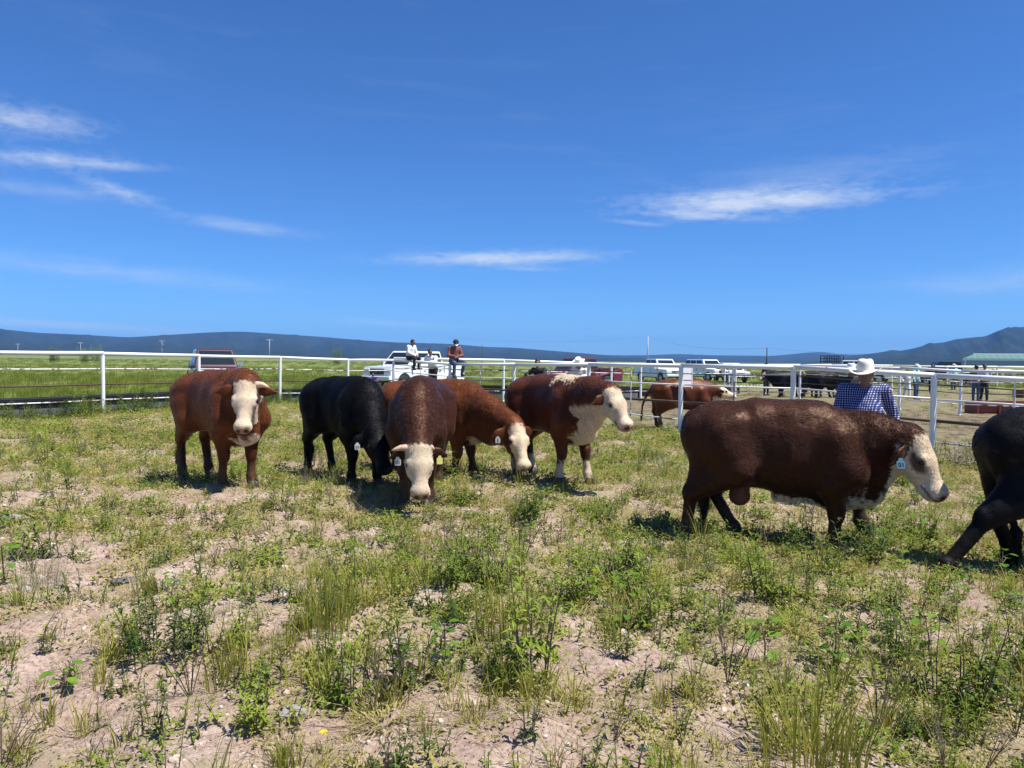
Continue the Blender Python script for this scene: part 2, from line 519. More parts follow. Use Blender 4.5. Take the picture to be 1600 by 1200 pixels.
def ground_mat():
    m, N, L, b = mat_new('ground')
    def ramp(fac, stops):
        r = N.new('ShaderNodeValToRGB')
        e = r.color_ramp.elements
        e[0].position, e[0].color = stops[0][0], tuple(stops[0][1]) + (1,)
        e[1].position, e[1].color = stops[-1][0], tuple(stops[-1][1]) + (1,)
        for p, c in stops[1:-1]:
            k = e.new(p); k.color = tuple(c) + (1,)
        L.new(fac, r.inputs[0])
        return r.outputs[0]
    def noise(scale, detail=6, rough=0.6, vec=None):
        t = N.new('ShaderNodeTexNoise')
        t.inputs['Scale'].default_value = scale
        t.inputs['Detail'].default_value = detail
        t.inputs['Roughness'].default_value = rough
        L.new(vec if vec is not None else tc.outputs['Object'], t.inputs['Vector'])
        return t.outputs['Fac']
    def mix(f, a, c, typ='MIX'):
        x = N.new('ShaderNodeMix')
        x.data_type = 'RGBA'
        x.blend_type = typ
        if isinstance(f, float): x.inputs['Factor'].default_value = f
        else: L.new(f, x.inputs['Factor'])
        for s, v in (('A', a), ('B', c)):
            if isinstance(v, tuple): x.inputs[s].default_value = v + (1,)
            else: L.new(v, x.inputs[s])
        return x.outputs['Result']
    tc = N.new('ShaderNodeTexCoord')
    at_ = N.new('ShaderNodeAttribute')
    at_.attribute_name = 'zone'
    zs = N.new('ShaderNodeSeparateColor')
    L.new(at_.outputs['Color'], zs.inputs[0])
    soil = ramp(noise(1.3, 10, 0.68), [(0.28, (0.265, 0.182, 0.142)), (0.5, (0.39, 0.288, 0.23)), (0.72, (0.51, 0.405, 0.34))])
    crumbs = ramp(noise(34, 6, 0.75), [(0.36, (0.34, 0.29, 0.26)), (0.50, (0.95, 0.95, 0.95)), (0.68, (1.35, 1.35, 1.35))])
    soil = mix(0.75, soil, crumbs, 'MULTIPLY')
    v = N.new('ShaderNodeTexVoronoi')
    v.inputs['Scale'].default_value = 42
    L.new(tc.outputs['Object'], v.inputs['Vector'])
    grit = ramp(v.outputs['Distance'], [(0.10, (1, 1, 1)), (0.24, (0, 0, 0))])
    gcol = ramp(v.outputs['Color'], [(0.45, (0.33, 0.24, 0.20)), (0.9, (0.62, 0.56, 0.50))])
    sel = N.new('ShaderNodeMath'); sel.operation = 'MULTIPLY'
    L.new(grit, sel.inputs[0])
    L.new(ramp(noise(5, 4), [(0.5, (0, 0, 0)), (0.62, (1, 1, 1))]), sel.inputs[1])
    soil = mix(sel.outputs[0], soil, gcol)
    # dry litter among the weeds
    litter = ramp(noise(60, 4, 0.7), [(0.35, (0.15, 0.135, 0.065)), (0.55, (0.30, 0.25, 0.14)), (0.8, (0.42, 0.34, 0.23))])
    base = mix(zs.outputs[2], soil, litter)
    pen = ramp(noise(2.2, 9, 0.7), [(0.36, (0.055, 0.042, 0.028)), (0.46, (0.155, 0.12, 0.075)), (0.60, (0.24, 0.205, 0.115)), (0.74, (0.15, 0.17, 0.06))])
    pen = mix(0.6, pen, ramp(noise(18, 5, 0.75), [(0.3, (0.45, 0.42, 0.4)), (0.55, (1, 1, 1)), (0.75, (1.2, 1.2, 1.2))]), 'MULTIPLY')
    base = mix(zs.outputs[1], base, pen)
    map_ = N.new('ShaderNodeMapping')
    map_.inputs['Scale'].default_value = (1, 0.35, 1)
    L.new(tc.outputs['Object'], map_.inputs[0])
    g1 = ramp(noise(0.11, 8, 0.65, map_.outputs[0]), [(0.3, (0.11, 0.155, 0.032)), (0.5, (0.165, 0.20, 0.045)), (0.7, (0.24, 0.23, 0.080))])
    g1 = mix(0.7, g1, ramp(noise(5, 6, 0.7), [(0.3, (0.55, 0.58, 0.5)), (0.55, (1, 1, 1)), (0.75, (1.2, 1.15, 1.1))]), 'MULTIPLY')
    base = mix(zs.outputs[0], base, g1)
    L.new(base, b.inputs['Base Color'])
    b.inputs['Roughness'].default_value = 0.95
    b.inputs['Specular IOR Level'].default_value = 0.2
    h = N.new('ShaderNodeMath'); h.operation = 'ADD'
    L.new(noise(26, 8, 0.72), h.inputs[0])
    L.new(grit, h.inputs[1])
    bp = N.new('ShaderNodeBump')
    bp.inputs['Strength'].default_value = 0.8
    bp.inputs['Distance'].default_value = 0.024
    L.new(h.outputs[0], bp.inputs['Height'])
    L.new(bp.outputs[0], b.inputs['Normal'])
    return m
M['ground'] = ground_mat()

def coat_mat(name, rough, hair_dir_scale=(7, 60, 60), curl=0.0, spec=0.4, sheen=0.10, sheen_tint=(1.0, .62, .42)):
    """short hair: coat colour from the pattern attribute, combed fine streaks and a soft sheen"""
    m, N, L, b = mat_new(name)
    a = N.new('ShaderNodeAttribute')
    a.attribute_name = 'coat'
    tc = N.new('ShaderNodeTexCoord')
    mp = N.new('ShaderNodeMapping')
    mp.inputs['Scale'].default_value = hair_dir_scale
    L.new(tc.outputs['Object'], mp.inputs[0])
    t = N.new('ShaderNodeTexNoise')
    t.inputs['Scale'].default_value = 1.0
    t.inputs['Detail'].default_value = 6
    t.inputs['Roughness'].default_value = 0.7
    L.new(mp.outputs[0], t.inputs['Vector'])
    t2 = N.new('ShaderNodeTexNoise')
    t2.inputs['Scale'].default_value = 5.0
    t2.inputs['Detail'].default_value = 5
    L.new(tc.outputs['Object'], t2.inputs['Vector'])
    r = N.new('ShaderNodeValToRGB')
    r.color_ramp.elements[0].position = 0.3
    r.color_ramp.elements[1].position = 0.75
    r.color_ramp.elements[0].color = (0.66, 0.62, 0.60, 1)
    r.color_ramp.elements[1].color = (1.18, 1.16, 1.12, 1)
    L.new(t.outputs['Fac'], r.inputs[0])
    r2 = N.new('ShaderNodeValToRGB')
    r2.color_ramp.elements[0].position = 0.3
    r2.color_ramp.elements[1].position = 0.7
    r2.color_ramp.elements[0].color = (0.86, 0.84, 0.82, 1)
    r2.color_ramp.elements[1].color = (1.12, 1.1, 1.1, 1)
    L.new(t2.outputs['Fac'], r2.inputs[0])
    x = N.new('ShaderNodeMix'); x.data_type = 'RGBA'; x.blend_type = 'MULTIPLY'
    x.inputs['Factor'].default_value = 1.0
    L.new(a.outputs['Color'], x.inputs['A'])
    L.new(r.outputs[0], x.inputs['B'])
    y = N.new('ShaderNodeMix'); y.data_type = 'RGBA'; y.blend_type = 'MULTIPLY'
    y.inputs['Factor'].default_value = 1.0
    L.new(x.outputs['Result'], y.inputs['A'])
    L.new(r2.outputs[0], y.inputs['B'])
    L.new(y.outputs['Result'], b.inputs['Base Color'])
    b.inputs['Roughness'].default_value = rough
    b.inputs['Specular IOR Level'].default_value = spec
    b.inputs['Sheen Weight'].default_value = sheen
    b.inputs['Sheen Roughness'].default_value = 0.4
    b.inputs['Sheen Tint'].default_value = sheen_tint + (1,)
    b.inputs['Specular Tint'].default_value = sheen_tint + (1,)
    # curls of longer hair on neck and poll, fine combed hair elsewhere
    v = N.new('ShaderNodeTexNoise')
    v.inputs['Scale'].default_value = 34
    v.inputs['Detail'].default_value = 3
    v.inputs['Distortion'].default_value = 1.6
    L.new(tc.outputs['Object'], v.inputs['Vector'])
    cu = N.new('ShaderNodeAttribute')
    cu.attribute_name = 'curl'
    mc = N.new('ShaderNodeMath'); mc.operation = 'MULTIPLY'
    L.new(v.outputs['Fac'], mc.inputs[0])
    L.new(cu.outputs['Fac'], mc.inputs[1])
    sm = N.new('ShaderNodeMath'); sm.operation = 'MULTIPLY_ADD'
    L.new(t.outputs['Fac'], sm.inputs[0])
    sm.inputs[1].default_value = 0.45
    L.new(mc.outputs[0], sm.inputs[2])
    bp = N.new('ShaderNodeBump')
    bp.inputs['Strength'].default_value = 0.7
    bp.inputs['Distance'].default_value = 0.012
    L.new(sm.outputs[0], bp.inputs['Height'])
    L.new(bp.outputs[0], b.inputs['Normal'])
    return m
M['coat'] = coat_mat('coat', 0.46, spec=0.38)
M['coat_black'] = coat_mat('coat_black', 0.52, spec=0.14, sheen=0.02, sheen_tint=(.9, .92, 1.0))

def checked_mat():
    """blue and white gingham woven cloth"""
    m, N, L, b = mat_new('checked_cloth')
    tc = N.new('ShaderNodeTexCoord')
    s = N.new('ShaderNodeSeparateXYZ')
    L.new(tc.outputs['Object'], s.inputs[0])
    def mth(op, a, c):
        n = N.new('ShaderNodeMath'); n.operation = op
        for i, v in enumerate((a, c)):
            if isinstance(v, (int, float)): n.inputs[i].default_value = v
            else: L.new(v, n.inputs[i])
        return n.outputs[0]
    def stripe(v):
        return mth('LESS_THAN', mth('FRACT', mth('MULTIPLY', v, 38.0), 0), 0.31)
    ang = mth('ADD', s.outputs[1], mth('MULTIPLY', s.outputs[0], 0.6))
    w = mth('MULTIPLY', mth('ADD', stripe(ang), stripe(s.outputs[2])), 0.5)
    r = N.new('ShaderNodeValToRGB')
    e = r.color_ramp.elements
    e[0].color = (0.012, 0.016, 0.085, 1)
    e[1].color = (0.80, 0.80, 0.84, 1)
    k = e.new(0.5); k.color = (0.075, 0.095, 0.29, 1)
    L.new(w, r.inputs[0])
    L.new(r.outputs[0], b.inputs['Base Color'])
    b.inputs['Roughness'].default_value = 0.85
    t = N.new('ShaderNodeTexNoise'); t.inputs['Scale'].default_value = 11; t.inputs['Detail'].default_value = 3
    L.new(tc.outputs['Object'], t.inputs['Vector'])
    bp = N.new('ShaderNodeBump'); bp.inputs['Strength'].default_value = 0.9; bp.inputs['Distance'].default_value = 0.03
    L.new(t.outputs['Fac'], bp.inputs['Height'])
    L.new(bp.outputs[0], b.inputs['Normal'])
    return m
M['checked'] = checked_mat()

def hill_mat():
    m, N, L, b = mat_new('hill_forest')
    tc = N.new('ShaderNodeTexCoord')
    t = N.new('ShaderNodeTexNoise')
    t.inputs['Scale'].default_value = 0.010
    t.inputs['Detail'].default_value = 10
    t.inputs['Roughness'].default_value = 0.7
    L.new(tc.outputs['Object'], t.inputs['Vector'])
    r = N.new('ShaderNodeValToRGB')
    e = r.color_ramp.elements
    e[0].position, e[0].color = 0.35, (0.008, 0.015, 0.010, 1)
    e[1].position, e[1].color = 0.75, (0.034, 0.046, 0.022, 1)
    L.new(t.outputs['Fac'], r.inputs[0])
    L.new(r.outputs[0], b.inputs['Base Color'])
    b.inputs['Roughness'].default_value = 1.0
    b.inputs['Specular IOR Level'].default_value = 0.0
    return m
M['hill'] = hill_mat()

def hair_mat(name, spec, tint):
    m, N, L, b = mat_new(name)
    a = N.new('ShaderNodeAttribute')
    a.attribute_name = 'coat'
    L.new(a.outputs['Color'], b.inputs['Base Color'])
    b.inputs['Roughness'].default_value = 0.36
    b.inputs['Specular IOR Level'].default_value = spec
    b.inputs['Specular Tint'].default_value = tint
    return m
M['coat_hair'] = hair_mat('coat_hair', .42, (1.0, .66, .46, 1))
M['black_hair'] = hair_mat('black_hair', .05, (.9, .93, 1.0, 1))
# ------------------------------------------------------------------ fence lines (x, y) in metres
NEAR = [(-16.2, 11.5), (-13.3, 14.3), (-11.6, 16.7), (-10.12, 19.0), (-8.97, 22.0), (-7.56, 25.0), (-5.78, 27.0), (-4.40, 28.5), (-2.10, 26.0),
        (0.06, 23.3), (2.0, 20.0), (3.70, 16.8), (5.50, 15.0), (7.34, 13.35), (9.2, 11.9), (11.2, 10.6)]
FARF = [(-4.40, 28.5), (-0.33, 29.5), (4.2, 32.5), (5.7, 34.0), (10.1, 35.2), (12.75, 34.0), (14.6, 28.9), (15.9, 27.2), (17.4, 25.6), (19.6, 23.6), (22.0, 21.6)]
DEEP = [(11.2, 38.5), (14.2, 43.0), (19.5, 47.0), (24.0, 48.5), (28.5, 47.5), (33.0, 45.5), (38.0, 43.0)]

def poly_y(line, x):
    xs = np.array([p[0] for p in line]); ys = np.array([p[1] for p in line])
    return np.interp(x, xs, ys)

# ------------------------------------------------------------------ ground
def build_ground():
    def spaced(a, b, st):
        return list(np.arange(a, b, st))
    geo = [18.0]
    while geo[-1] < 9000:
        geo.append(geo[-1] * 1.16 + 0.2)
    xp = spaced(0, 7, 0.06) + spaced(7, 18, 0.16) + geo
    xs = np.array([-v for v in reversed(xp[1:])] + xp)
    gy = [26.0]
    while gy[-1] < 9000:
        gy.append(gy[-1] * 1.05 + 0.1)
    back = [-2500, -900, -300, -120, -60, -30, -16, -8, -4, -2, -0.5, 0.5, 1.3, 1.8]
    ys = np.array(back + spaced(2.2, 9, 0.05) + spaced(9, 26, 0.13) + gy)
    X, Y = np.meshgrid(xs, ys)
    Z = gz(X, Y)
    rs = np.random.RandomState(3)
    jit = np.clip(1 - (np.hypot(X, Y) - 10) / 6, 0, 1)
    Z = Z + rs.normal(0, 0.0075, Z.shape) * jit
    ny, nx = X.shape
    v = np.stack([X, Y, Z], -1).reshape(-1, 3)
    i = np.arange(nx * ny).reshape(ny, nx)
    f = np.stack([i[:-1, :-1], i[:-1, 1:], i[1:, 1:], i[1:, :-1]], -1).reshape(-1, 4)
    me = bpy.data.meshes.new('ground')
    me.vertices.add(len(v)); me.vertices.foreach_set('co', v.astype(np.float32).ravel())
    me.loops.add(f.size); me.loops.foreach_set('vertex_index', f.astype(np.int32).ravel())
    me.polygons.add(len(f))
    me.polygons.foreach_set('loop_start', np.arange(0, f.size, 4, dtype=np.int32))
    me.update()
    x, y = v[:, 0], v[:, 1]
    w = layout_noise(x, y, 3.0, 21) - 0.5
    yn = poly_y(NEAR, x)
    beyond = np.clip((y - yn + w * 1.6) / 1.2 + 0.5, 0, 1)
    beyond = np.where((x < -16) | (x > 12), np.clip((y - 12) / 4, 0, 1), beyond)
    yf = poly_y(FARF, np.clip(x, -4.4, 22))
    pen = beyond * np.clip((x - 1.6 + w * 2) / 2.4, 0, 1) * np.clip((yf + 6 - y + w * 5) / 4, 0, 1)
    pen2 = np.clip((x - 9) / 4, 0, 1) * np.clip((62 - y + w * 14) / 12, 0, 1) * beyond * 0.8
    pen = np.maximum(pen, pen2)
    green = np.where(beyond > 0, beyond, 0)
    green = np.clip(green - pen * 0.0, 0, 1) * (1 - np.clip(pen, 0, 1))
    # far from the pens all is field
    green = np.maximum(green, np.clip((np.hypot(x, y) - 60) / 15, 0, 1))
    pen = pen * (1 - np.clip((np.hypot(x, y) - 60) / 15, 0, 1))
    litter = np.clip(weed_cover(x, y) * 1.0 - 0.3, 0, 0.6)
    c = np.stack([green, pen, litter, np.ones_like(x)], -1).astype(np.float32)
    a = me.color_attributes.new('zone', 'FLOAT_COLOR', 'POINT')
    a.data.foreach_set('color', c.ravel())
    me.shade_smooth()
    o = link_mesh('ground', me, None, M['ground'])
    tag(o, kind='structure')

def weed_cover(x, y):
    """0 bare soil .. 1 full cover, inside the foreground pen"""
    n = 0.30 * layout_noise(x, y, 2.6, 101) + 0.34 * layout_noise(x, y, 0.9, 102) + 0.36 * layout_noise(x, y, 0.38, 103)
    px = 800 + F_PX * x / np.maximum(y, 0.8)
    d = np.clip((y - 3.0) / 9.0, 0, 1)
    bias = 0.06 + 0.26 * d                                # further off the cover closes
    bias = bias + 0.20 * np.exp(-((x - 1.5) / 1.6) ** 2 - ((y - 5.9) / 1.2) ** 2)
    bias = bias + 0.22 * np.exp(-((x - 1.9) / 1.3) ** 2 - ((y - 3.4) / 0.7) ** 2)
    bias = bias - 0.16 * np.exp(-((x + 1.9) / 1.2) ** 2 - ((y - 3.7) / 1.0) ** 2)
    bias = bias - 0.22 * np.exp(-((x + 4.4) / 2.2) ** 2 - ((y - 7.0) / 2.2) ** 2) - .14 * np.exp(-((x - 0.5) / 1.0) ** 2 - ((y - 7.4) / .8) ** 2)
    return np.clip((n + bias - 0.30) * 2.0, 0, 1)

build_ground()

# ------------------------------------------------------------------ hills
def build_hill(name, prof, ridge, near, back, seed, rough, kind='structure'):
    """profile: photo px of the skyline; ridge: metres to the crest line"""
    px = np.array([p[0] for p in prof], float)
    py = np.array([p[1] for p in prof], float)
    az = np.arctan((px - 800) / F_PX)
    el = np.arctan((562 + ROLL * (px - 800) - py) / F_PX * np.cos(az))
    na, nr = 420, 46
    A = np.linspace(az[0], az[-1], na)
    E = np.interp(A, az, el)
    k = np.ones(5) / 5
    E = np.convolve(np.pad(E, 2, 'edge'), k, 'valid')
    rs = np.random.RandomState(seed)
    T = np.linspace(0, 1, nr)
    verts = []
    for it, t in enumerate(T):
        # foot at t=0, crest at t=.62, behind the crest afterwards
        if t < 0.62:
            q = t / 0.62
            r = near + (ridge - near) * q
            hfrac = q ** 1.35 * (0.75 + 0.25 * q)
        else:
            q = (t - 0.62) / 0.38
            r = ridge + (back - ridge) * q
            hfrac = 1 - q ** 1.5
        h = (ridge * np.tan(E)) * hfrac
        n = np.zeros(na)
        for o in range(6):
            fr = 14 * 1.9 ** o
            n += np.sin(A * fr * 6 + t * (5 + 3 * o) + 2.1 * np.sin(t * 6 + o) + seed + o * 7) * 0.55 ** o
        h = np.maximum(h * (1 + rough * n * (hfrac * (1 - hfrac) * 4)), 0) + CAM_H * hfrac - (3.0 if t == 0 or t == 1 else 0)
        verts.append(np.stack([r * np.sin(A), r * np.cos(A), h], -1))
    v = np.concatenate(verts)
    i = np.arange(na * nr).reshape(nr, na)
    f = np.stack([i[:-1, :-1], i[:-1, 1:], i[1:, 1:], i[1:, :-1]], -1).reshape(-1, 4)
    me = bpy.data.meshes.new(name)
    me.from_pydata(v.tolist(), [], f.tolist())
    me.shade_smooth()
    return tag(link_mesh(name, me, None, M['hill']), kind=kind)

build_hill('hill_range', [(-700, 528), (-350, 505), (-160, 512), (0, 514), (60, 520), (110, 522), (200, 527), (250, 524), (330, 519), (380, 518),
    (440, 522), (500, 526), (560, 531), (620, 535), (700, 537), (760, 542), (800, 543), (850, 547), (900, 551), (960, 556), (1020, 560), (1080, 564)],
    3300, 1500, 4300, 4, 0.16)
build_hill('hills', [(820, 552), (900, 553), (960, 555), (1010, 555), (1060, 553), (1110, 555), (1165, 555.5), (1205, 556), (1240, 553), (1262, 550.5), (1285, 550), (1305, 553),
    (1330, 554), (1370, 553), (1420, 555), (1480, 556), (1560, 556), (1700, 552), (1900, 548)], 4200, 2600, 4700, 9, 0.14)
build_hill('mountain', [(1250, 566), (1300, 562), (1340, 555), (1362, 552), (1380, 549.5), (1392, 546.5), (1405, 548), (1423, 545), (1440, 540.5), (1454, 536.5), (1473, 535),
    (1491, 530), (1518, 527), (1537, 525.5), (1553, 518.5), (1569, 513), (1600, 510.5), (1680, 505), (1800, 512), (1950, 520), (2200, 540)], 2700, 1300, 3600, 14, 0.20)

# ------------------------------------------------------------------ pipe fences
def fence(name, label, line, height, rails, r_post, r_top, post_mat, group, stays=0, skip=()):
    t = thing(name, label, 'fence', (line[0][0], line[0][1], float(gz(line[0][0], line[0][1]))), 0, group)
    o = Vector(t.location)
    pm = MB().path([(0, 0, -0.25), (0, 0, height - r_top * 0.6)], r_post, 12).lathe([(r_post * 1.5, -0.02), (r_post * 1.45, 0.03), (r_post, 0.05)], (0, 0, 0), 12).mesh('post', post_mat, False)
    rng = random.Random(len(name) + len(line))
    tops = []
    for i, (x, y) in enumerate(line):
        z = float(gz(x, y))
        tops.append(Vector((x, y, z)))
        if i in skip:
            continue
        p = link_mesh('post', pm, t)
        p.location = tops[-1] - o
        p.rotation_euler = (rng.uniform(-.012, .012), rng.uniform(-.012, .012), rng.uniform(0, 6))
    for i in range(len(line) - 1):
        a, b = tops[i] - o, tops[i + 1] - o
        d = (b - a).normalized()
        for (h, r, mk) in rails:
            ov = r_post * 0.4 if r < r_top else 0.0
            z0 = Vector((0, 0, h + rng.uniform(-.012, .012)))
            z1 = Vector((0, 0, h + rng.uniform(-.012, .012)))
            mid = (a + b) / 2 + Vector((rng.uniform(-.01, .01), rng.uniform(-.01, .01), h + rng.uniform(-.014, .006) * (1 if r < r_top else 0.2)))
            side = Vector((0, 0, 0)) if r >= r_top else Vector((-d.y, d.x, 0)) * (r_post + r * 0.2)
            MB().path([a + z0 + side - d * ov, mid + side, b + z1 + side + d * ov], r, 10).build('rail', M[mk], t, smooth=True)
        for s in range(stays):
            q = a.lerp(b, (s + 1) / (stays + 1))
            lo, hi = min(r_[0] for r_ in rails), max(r_[0] for r_ in rails)
            MB().path([q + Vector((0, 0, lo - .05)), q + Vector((0, 0, hi))], 0.014, 6).build('stay', M['chipped_pipe'], t)
    return t

R_TOP = 0.047
n_corner = 7
fence('pipe_fence', 'white pipe fence with thin patchy rails along the green field at the left', NEAR[:n_corner + 1], 1.55,
      [(1.515, R_TOP, 'white_pipe'), (1.14, 0.017, 'chipped_pipe'), (0.75, 0.019, 'rust_pipe'), (0.36, 0.017, 'chipped_pipe')], 0.046, R_TOP, M['white_pipe'], 'white pipe fences of the pens')
fence('pipe_fence', 'white pipe fence with a rusty brown lower rail right behind the herd', NEAR[n_corner:], 1.55,
      [(1.515, R_TOP, 'white_pipe'), (1.35, 0.011, 'dark_pipe'), (1.10, 0.017, 'white_pipe'), (0.72, 0.030, 'rust_pipe'), (0.34, 0.016, 'chipped_pipe')], 0.050, R_TOP, M['white_pipe'],
      'white pipe fences of the pens', stays=1, skip=(0,))
fence('pipe_fence', 'white pipe fence closing the far side of the pen before the trucks', FARF, 1.62,
      [(1.585, 0.05, 'white_pipe'), (1.2, 0.018, 'chipped_pipe'), (0.8, 0.018, 'dark_pipe'), (0.4, 0.018, 'chipped_pipe')], 0.05, 0.05, M['white_pipe'], 'white pipe fences of the pens', stays=0, skip=(0,))
fence('pipe_fence', 'more distant white pipe fence behind the standing people at the right', DEEP, 1.62,
      [(1.585, 0.05, 'white_pipe'), (1.0, 0.022, 'chipped_pipe'), (0.5, 0.022, 'chipped_pipe')], 0.05, 0.05, M['white_pipe'], 'white pipe fences of the pens', stays=1)
fence('pipe_fence', 'short white cross fence between the far pen and the black cattle', [(10.1, 35.2), (11.2, 38.5), (12.0, 42.5), (13.0, 47.0)], 1.62,
      [(1.585, 0.05, 'white_pipe'), (1.1, 0.02, 'chipped_pipe'), (0.6, 0.02, 'dark_pipe')], 0.05, 0.05, M['white_pipe'], 'white pipe fences of the pens', skip=(0, 1))
fence('pipe_fence', 'low white rail fence in front of the green roofed shed, with pale cattle behind', [(34, 60), (38.5, 61), (43, 62), (47.5, 62.5), (52, 62.5)], 1.6,
      [(1.55, 0.06, 'white_pipe'), (1.05, 0.03, 'white_pipe'), (0.55, 0.03, 'white_pipe')], 0.06, 0.06, M['white_pipe'], 'white pipe fences of the pens', stays=2)

# white metal panel hung on the middle fence
p = at(1073, 586, 18.2)
t = thing('metal_panel', 'white sheet metal panel in a pipe frame, above the back of the distant brown bull', 'panel', (p.x, p.y, float(gz(p.x, p.y))), rad(22))
MB().box((0, 0, 1.33), (0.27, 0.012, 0.29)).build('sheet', M['white_paint'], t)
MB().box((0, 0, 1.09), (0.27, 0.012, 0.14)).build('sheet', M['white_paint'], t)
for sx in (-1, 1):
    MB().path([(sx * .15, 0, .98), (sx * .15, 0, 1.5)], .016, 8).build('upright', M['white_pipe'], t)

# ------------------------------------------------------------------ feed troughs along the fences
def trough(label, line, h, w):
    x0, y0 = line[0]
    t = thing('feed_trough', label, 'trough', (x0, y0, float(gz(x0, y0))), 0, 'long black feed troughs along the fences')
    o = Vector(t.location)
    for i in range(len(line) - 1):
        a = Vector((line[i][0], line[i][1], float(gz(*line[i])))) - o
        b = Vector((line[i + 1][0], line[i + 1][1], float(gz(*line[i + 1])))) - o
        d = (b - a); L_ = d.length; ang = math.atan2(d.y, d.x)
        mid = (a + b) / 2
        m = Matrix.Rotation(ang, 3, 'Z')
        base = MB()
        base.box(mid + Vector((0, 0, h * .28)), (L_ - .03, w * .82, h * .56), m=m)
        base.build('base', M['grey_concrete'], t, bevel=.012)
        for s in (-1, 1):
            belt = MB()
            off = m @ Vector((0, s * (w * .44), 0))
            prof = MB()
            belt.box(mid + off + Vector((0, 0, h * .78)), (L_, .035, h * .46), m=m @ Matrix.Rotation(s * -.14, 3, 'X'))
            belt.build('belt', M['black_rubber'], t, bevel=.008)
        n = max(1, int(L_ / 1.5))
        for k in range(n + 1):
            q = a.lerp(b, k / n)
            rb = MB()
            rb.box(q + Vector((0, 0, h * .5)), (.05, w * 1.02, h * .98), m=m)
            rb.build('rib', M['black_trim'], t)
    return t
def offset(line, dist):
    out = []
    for i, p in enumerate(line):
        a = Vector(line[max(0, i - 1)]); b = Vector(line[min(len(line) - 1, i + 1)])
        d = (b - a).normalized()
        out.append((p[0] - d.y * dist, p[1] + d.x * dist))
    return out
trough('long black feed trough behind the single white post at the left edge of the field', offset(NEAR[2:7], 0.75), 0.46, 0.62)
trough('black feed trough seen past the white faced bull looking right', [(-2.4, 31.0), (0.3, 31.2), (3.4, 33.4), (5.6, 35.2)], 0.55, 0.7)
trough('black feed trough beside the distant brown bull, under the parked white cars', [(6.6, 37.6), (9.4, 39.4), (12.6, 43.5)], 0.38, 0.6)

# red trough at the right
p = ground(1517, 645)
t = thing('feed_bunk', 'rusty red steel feed bunk lying on trampled soil behind the black bull', 'trough', p, rad(4))
o2 = MB()
o2.box((2.1, -.3, .22), (4.2, .03, .38), m=Matrix.Rotation(.12, 3, 'X')).box((2.1, .3, .22), (4.2, .03, .38), m=Matrix.Rotation(-.12, 3, 'X')).box((2.1, 0, .06), (4.2, .56, .04))
o2.build('trough_body', M['red_steel'], t, bevel=.006)
for k in range(6):
    MB().box((0.02 + k * .832, 0, .21), (.05, .74, .43)).build('rib', M['red_steel'], t, bevel=.006)
MB().box((2.1, -.36, .415), (4.24, .05, .05)).build('rim', M['red_steel'], t)
MB().box((2.1, .36, .415), (4.24, .05, .05)).build('rim', M['red_steel'], t)
p = ground(1590, 622)
t = thing('feed_bunk', 'second rusty red feed bunk, small in view above the end of the first one', 'trough', p, rad(8), )
MB().box((1.4, -.3, .22), (2.8, .03, .38)).box((1.4, .3, .22), (2.8, .03, .38)).box((1.4, 0, .06), (2.8, .56, .04)).box((0, 0, .22), (.04, .66, .42)).build('trough_body', M['red_steel'], t, bevel=.006)
for k in range(4):
    MB().box((0.05 + k * .9, 0, .2), (.05, .72, .44)).build('rib', M['red_steel'], t)

# ------------------------------------------------------------------ green roofed shed
t = thing('open_shed', 'long open cattle shed with a pale green metal roof on thin white posts', 'shed', (83.0, 141.5, 0), rad(-31))
Ls, Ws, he, hr = 70.0, 15.0, 2.75, 3.55
nr = 70
for s in (-1, 1):
    mb = MB()
    vs, fs = [], []
    for k in range(nr * 2 + 1):                       # corrugated sheets
        x = k * Ls / (nr * 2)
        dz = 0.05 * (k % 2)
        vs += [(x, s * Ws / 2, he + dz), (max(x, 1.6), 0, hr + dz)]
    for k in range(nr * 2):
        fs.append((2 * k, 2 * k + 2, 2 * k + 3, 2 * k + 1))
    mb.add(vs, fs)
    mb.build('roof', M['green_roof'], t)
    MB().box((Ls / 2, s * (Ws / 2 + .02), he - .16), (Ls, .10, .30)).build('fascia', M['white_paint'], t)
MB().path([(1.6, 0, hr + .08), (Ls, 0, hr + .08)], .10, 6).build('ridge_cap', M['white_paint'], t)
pm = MB().box((0, 0, he / 2 - .1), (.18, .18, he)).mesh('post', M['white_paint'])
for k in range(8):
    for s in (-1, 1):
        q = link_mesh('post', pm, t)
        q.location = (0.4 + k * (Ls - .8) / 7, s * (Ws / 2 - .3), 0)
for k in range(8):
    x = 0.4 + k * (Ls - .8) / 7
    MB().box((x, 0, he - .1), (.12, Ws - .4, .16)).build('tie_beam', M['white_paint'], t)

# ------------------------------------------------------------------ power poles
def pole(label, px, top_py, y, mat, arm=True, drum=False, r=0.16):
    b = at(px, 562 + ROLL * (px - 800), y)
    tp = at(px, top_py, y)
    H = tp.z
    t = thing('power_pole', label, 'power pole', (b.x, b.y, 0), 0, 'power poles across the plain')
    MB().path([(0, 0, -.5), (0, 0, H)], [r, r * .62], 8).build('mast', mat, t, smooth=True)
    if arm:
        MB().box((0, 0, H - .35), (2.4, .14, .16)).build('crossarm', mat, t)
        for k in (-1.1, -.4, .4, 1.1):
            MB().lathe([(.05, 0), (.09, .08), (.05, .16), (.08, .22), (.02, .28)], (k, 0, H - .27), 8).build('insulator', M['white_paint'], t)
    if drum:
        MB().lathe([(0, 0), (.34, 0), (.36, .45), (.34, .9), (0, .92)], (.45, 0, H - 2.2), 10).build('transformer', M['rim'], t)
    return Vector((b.x, b.y, H))
pole('faint pale power pole at the far left edge', 28, 537, 430, M['pole_concrete'], r=.12)
pole('pale power pole with a crossarm above the two flowering weeds', 126, 535, 380, M['pole_concrete'], r=.12)
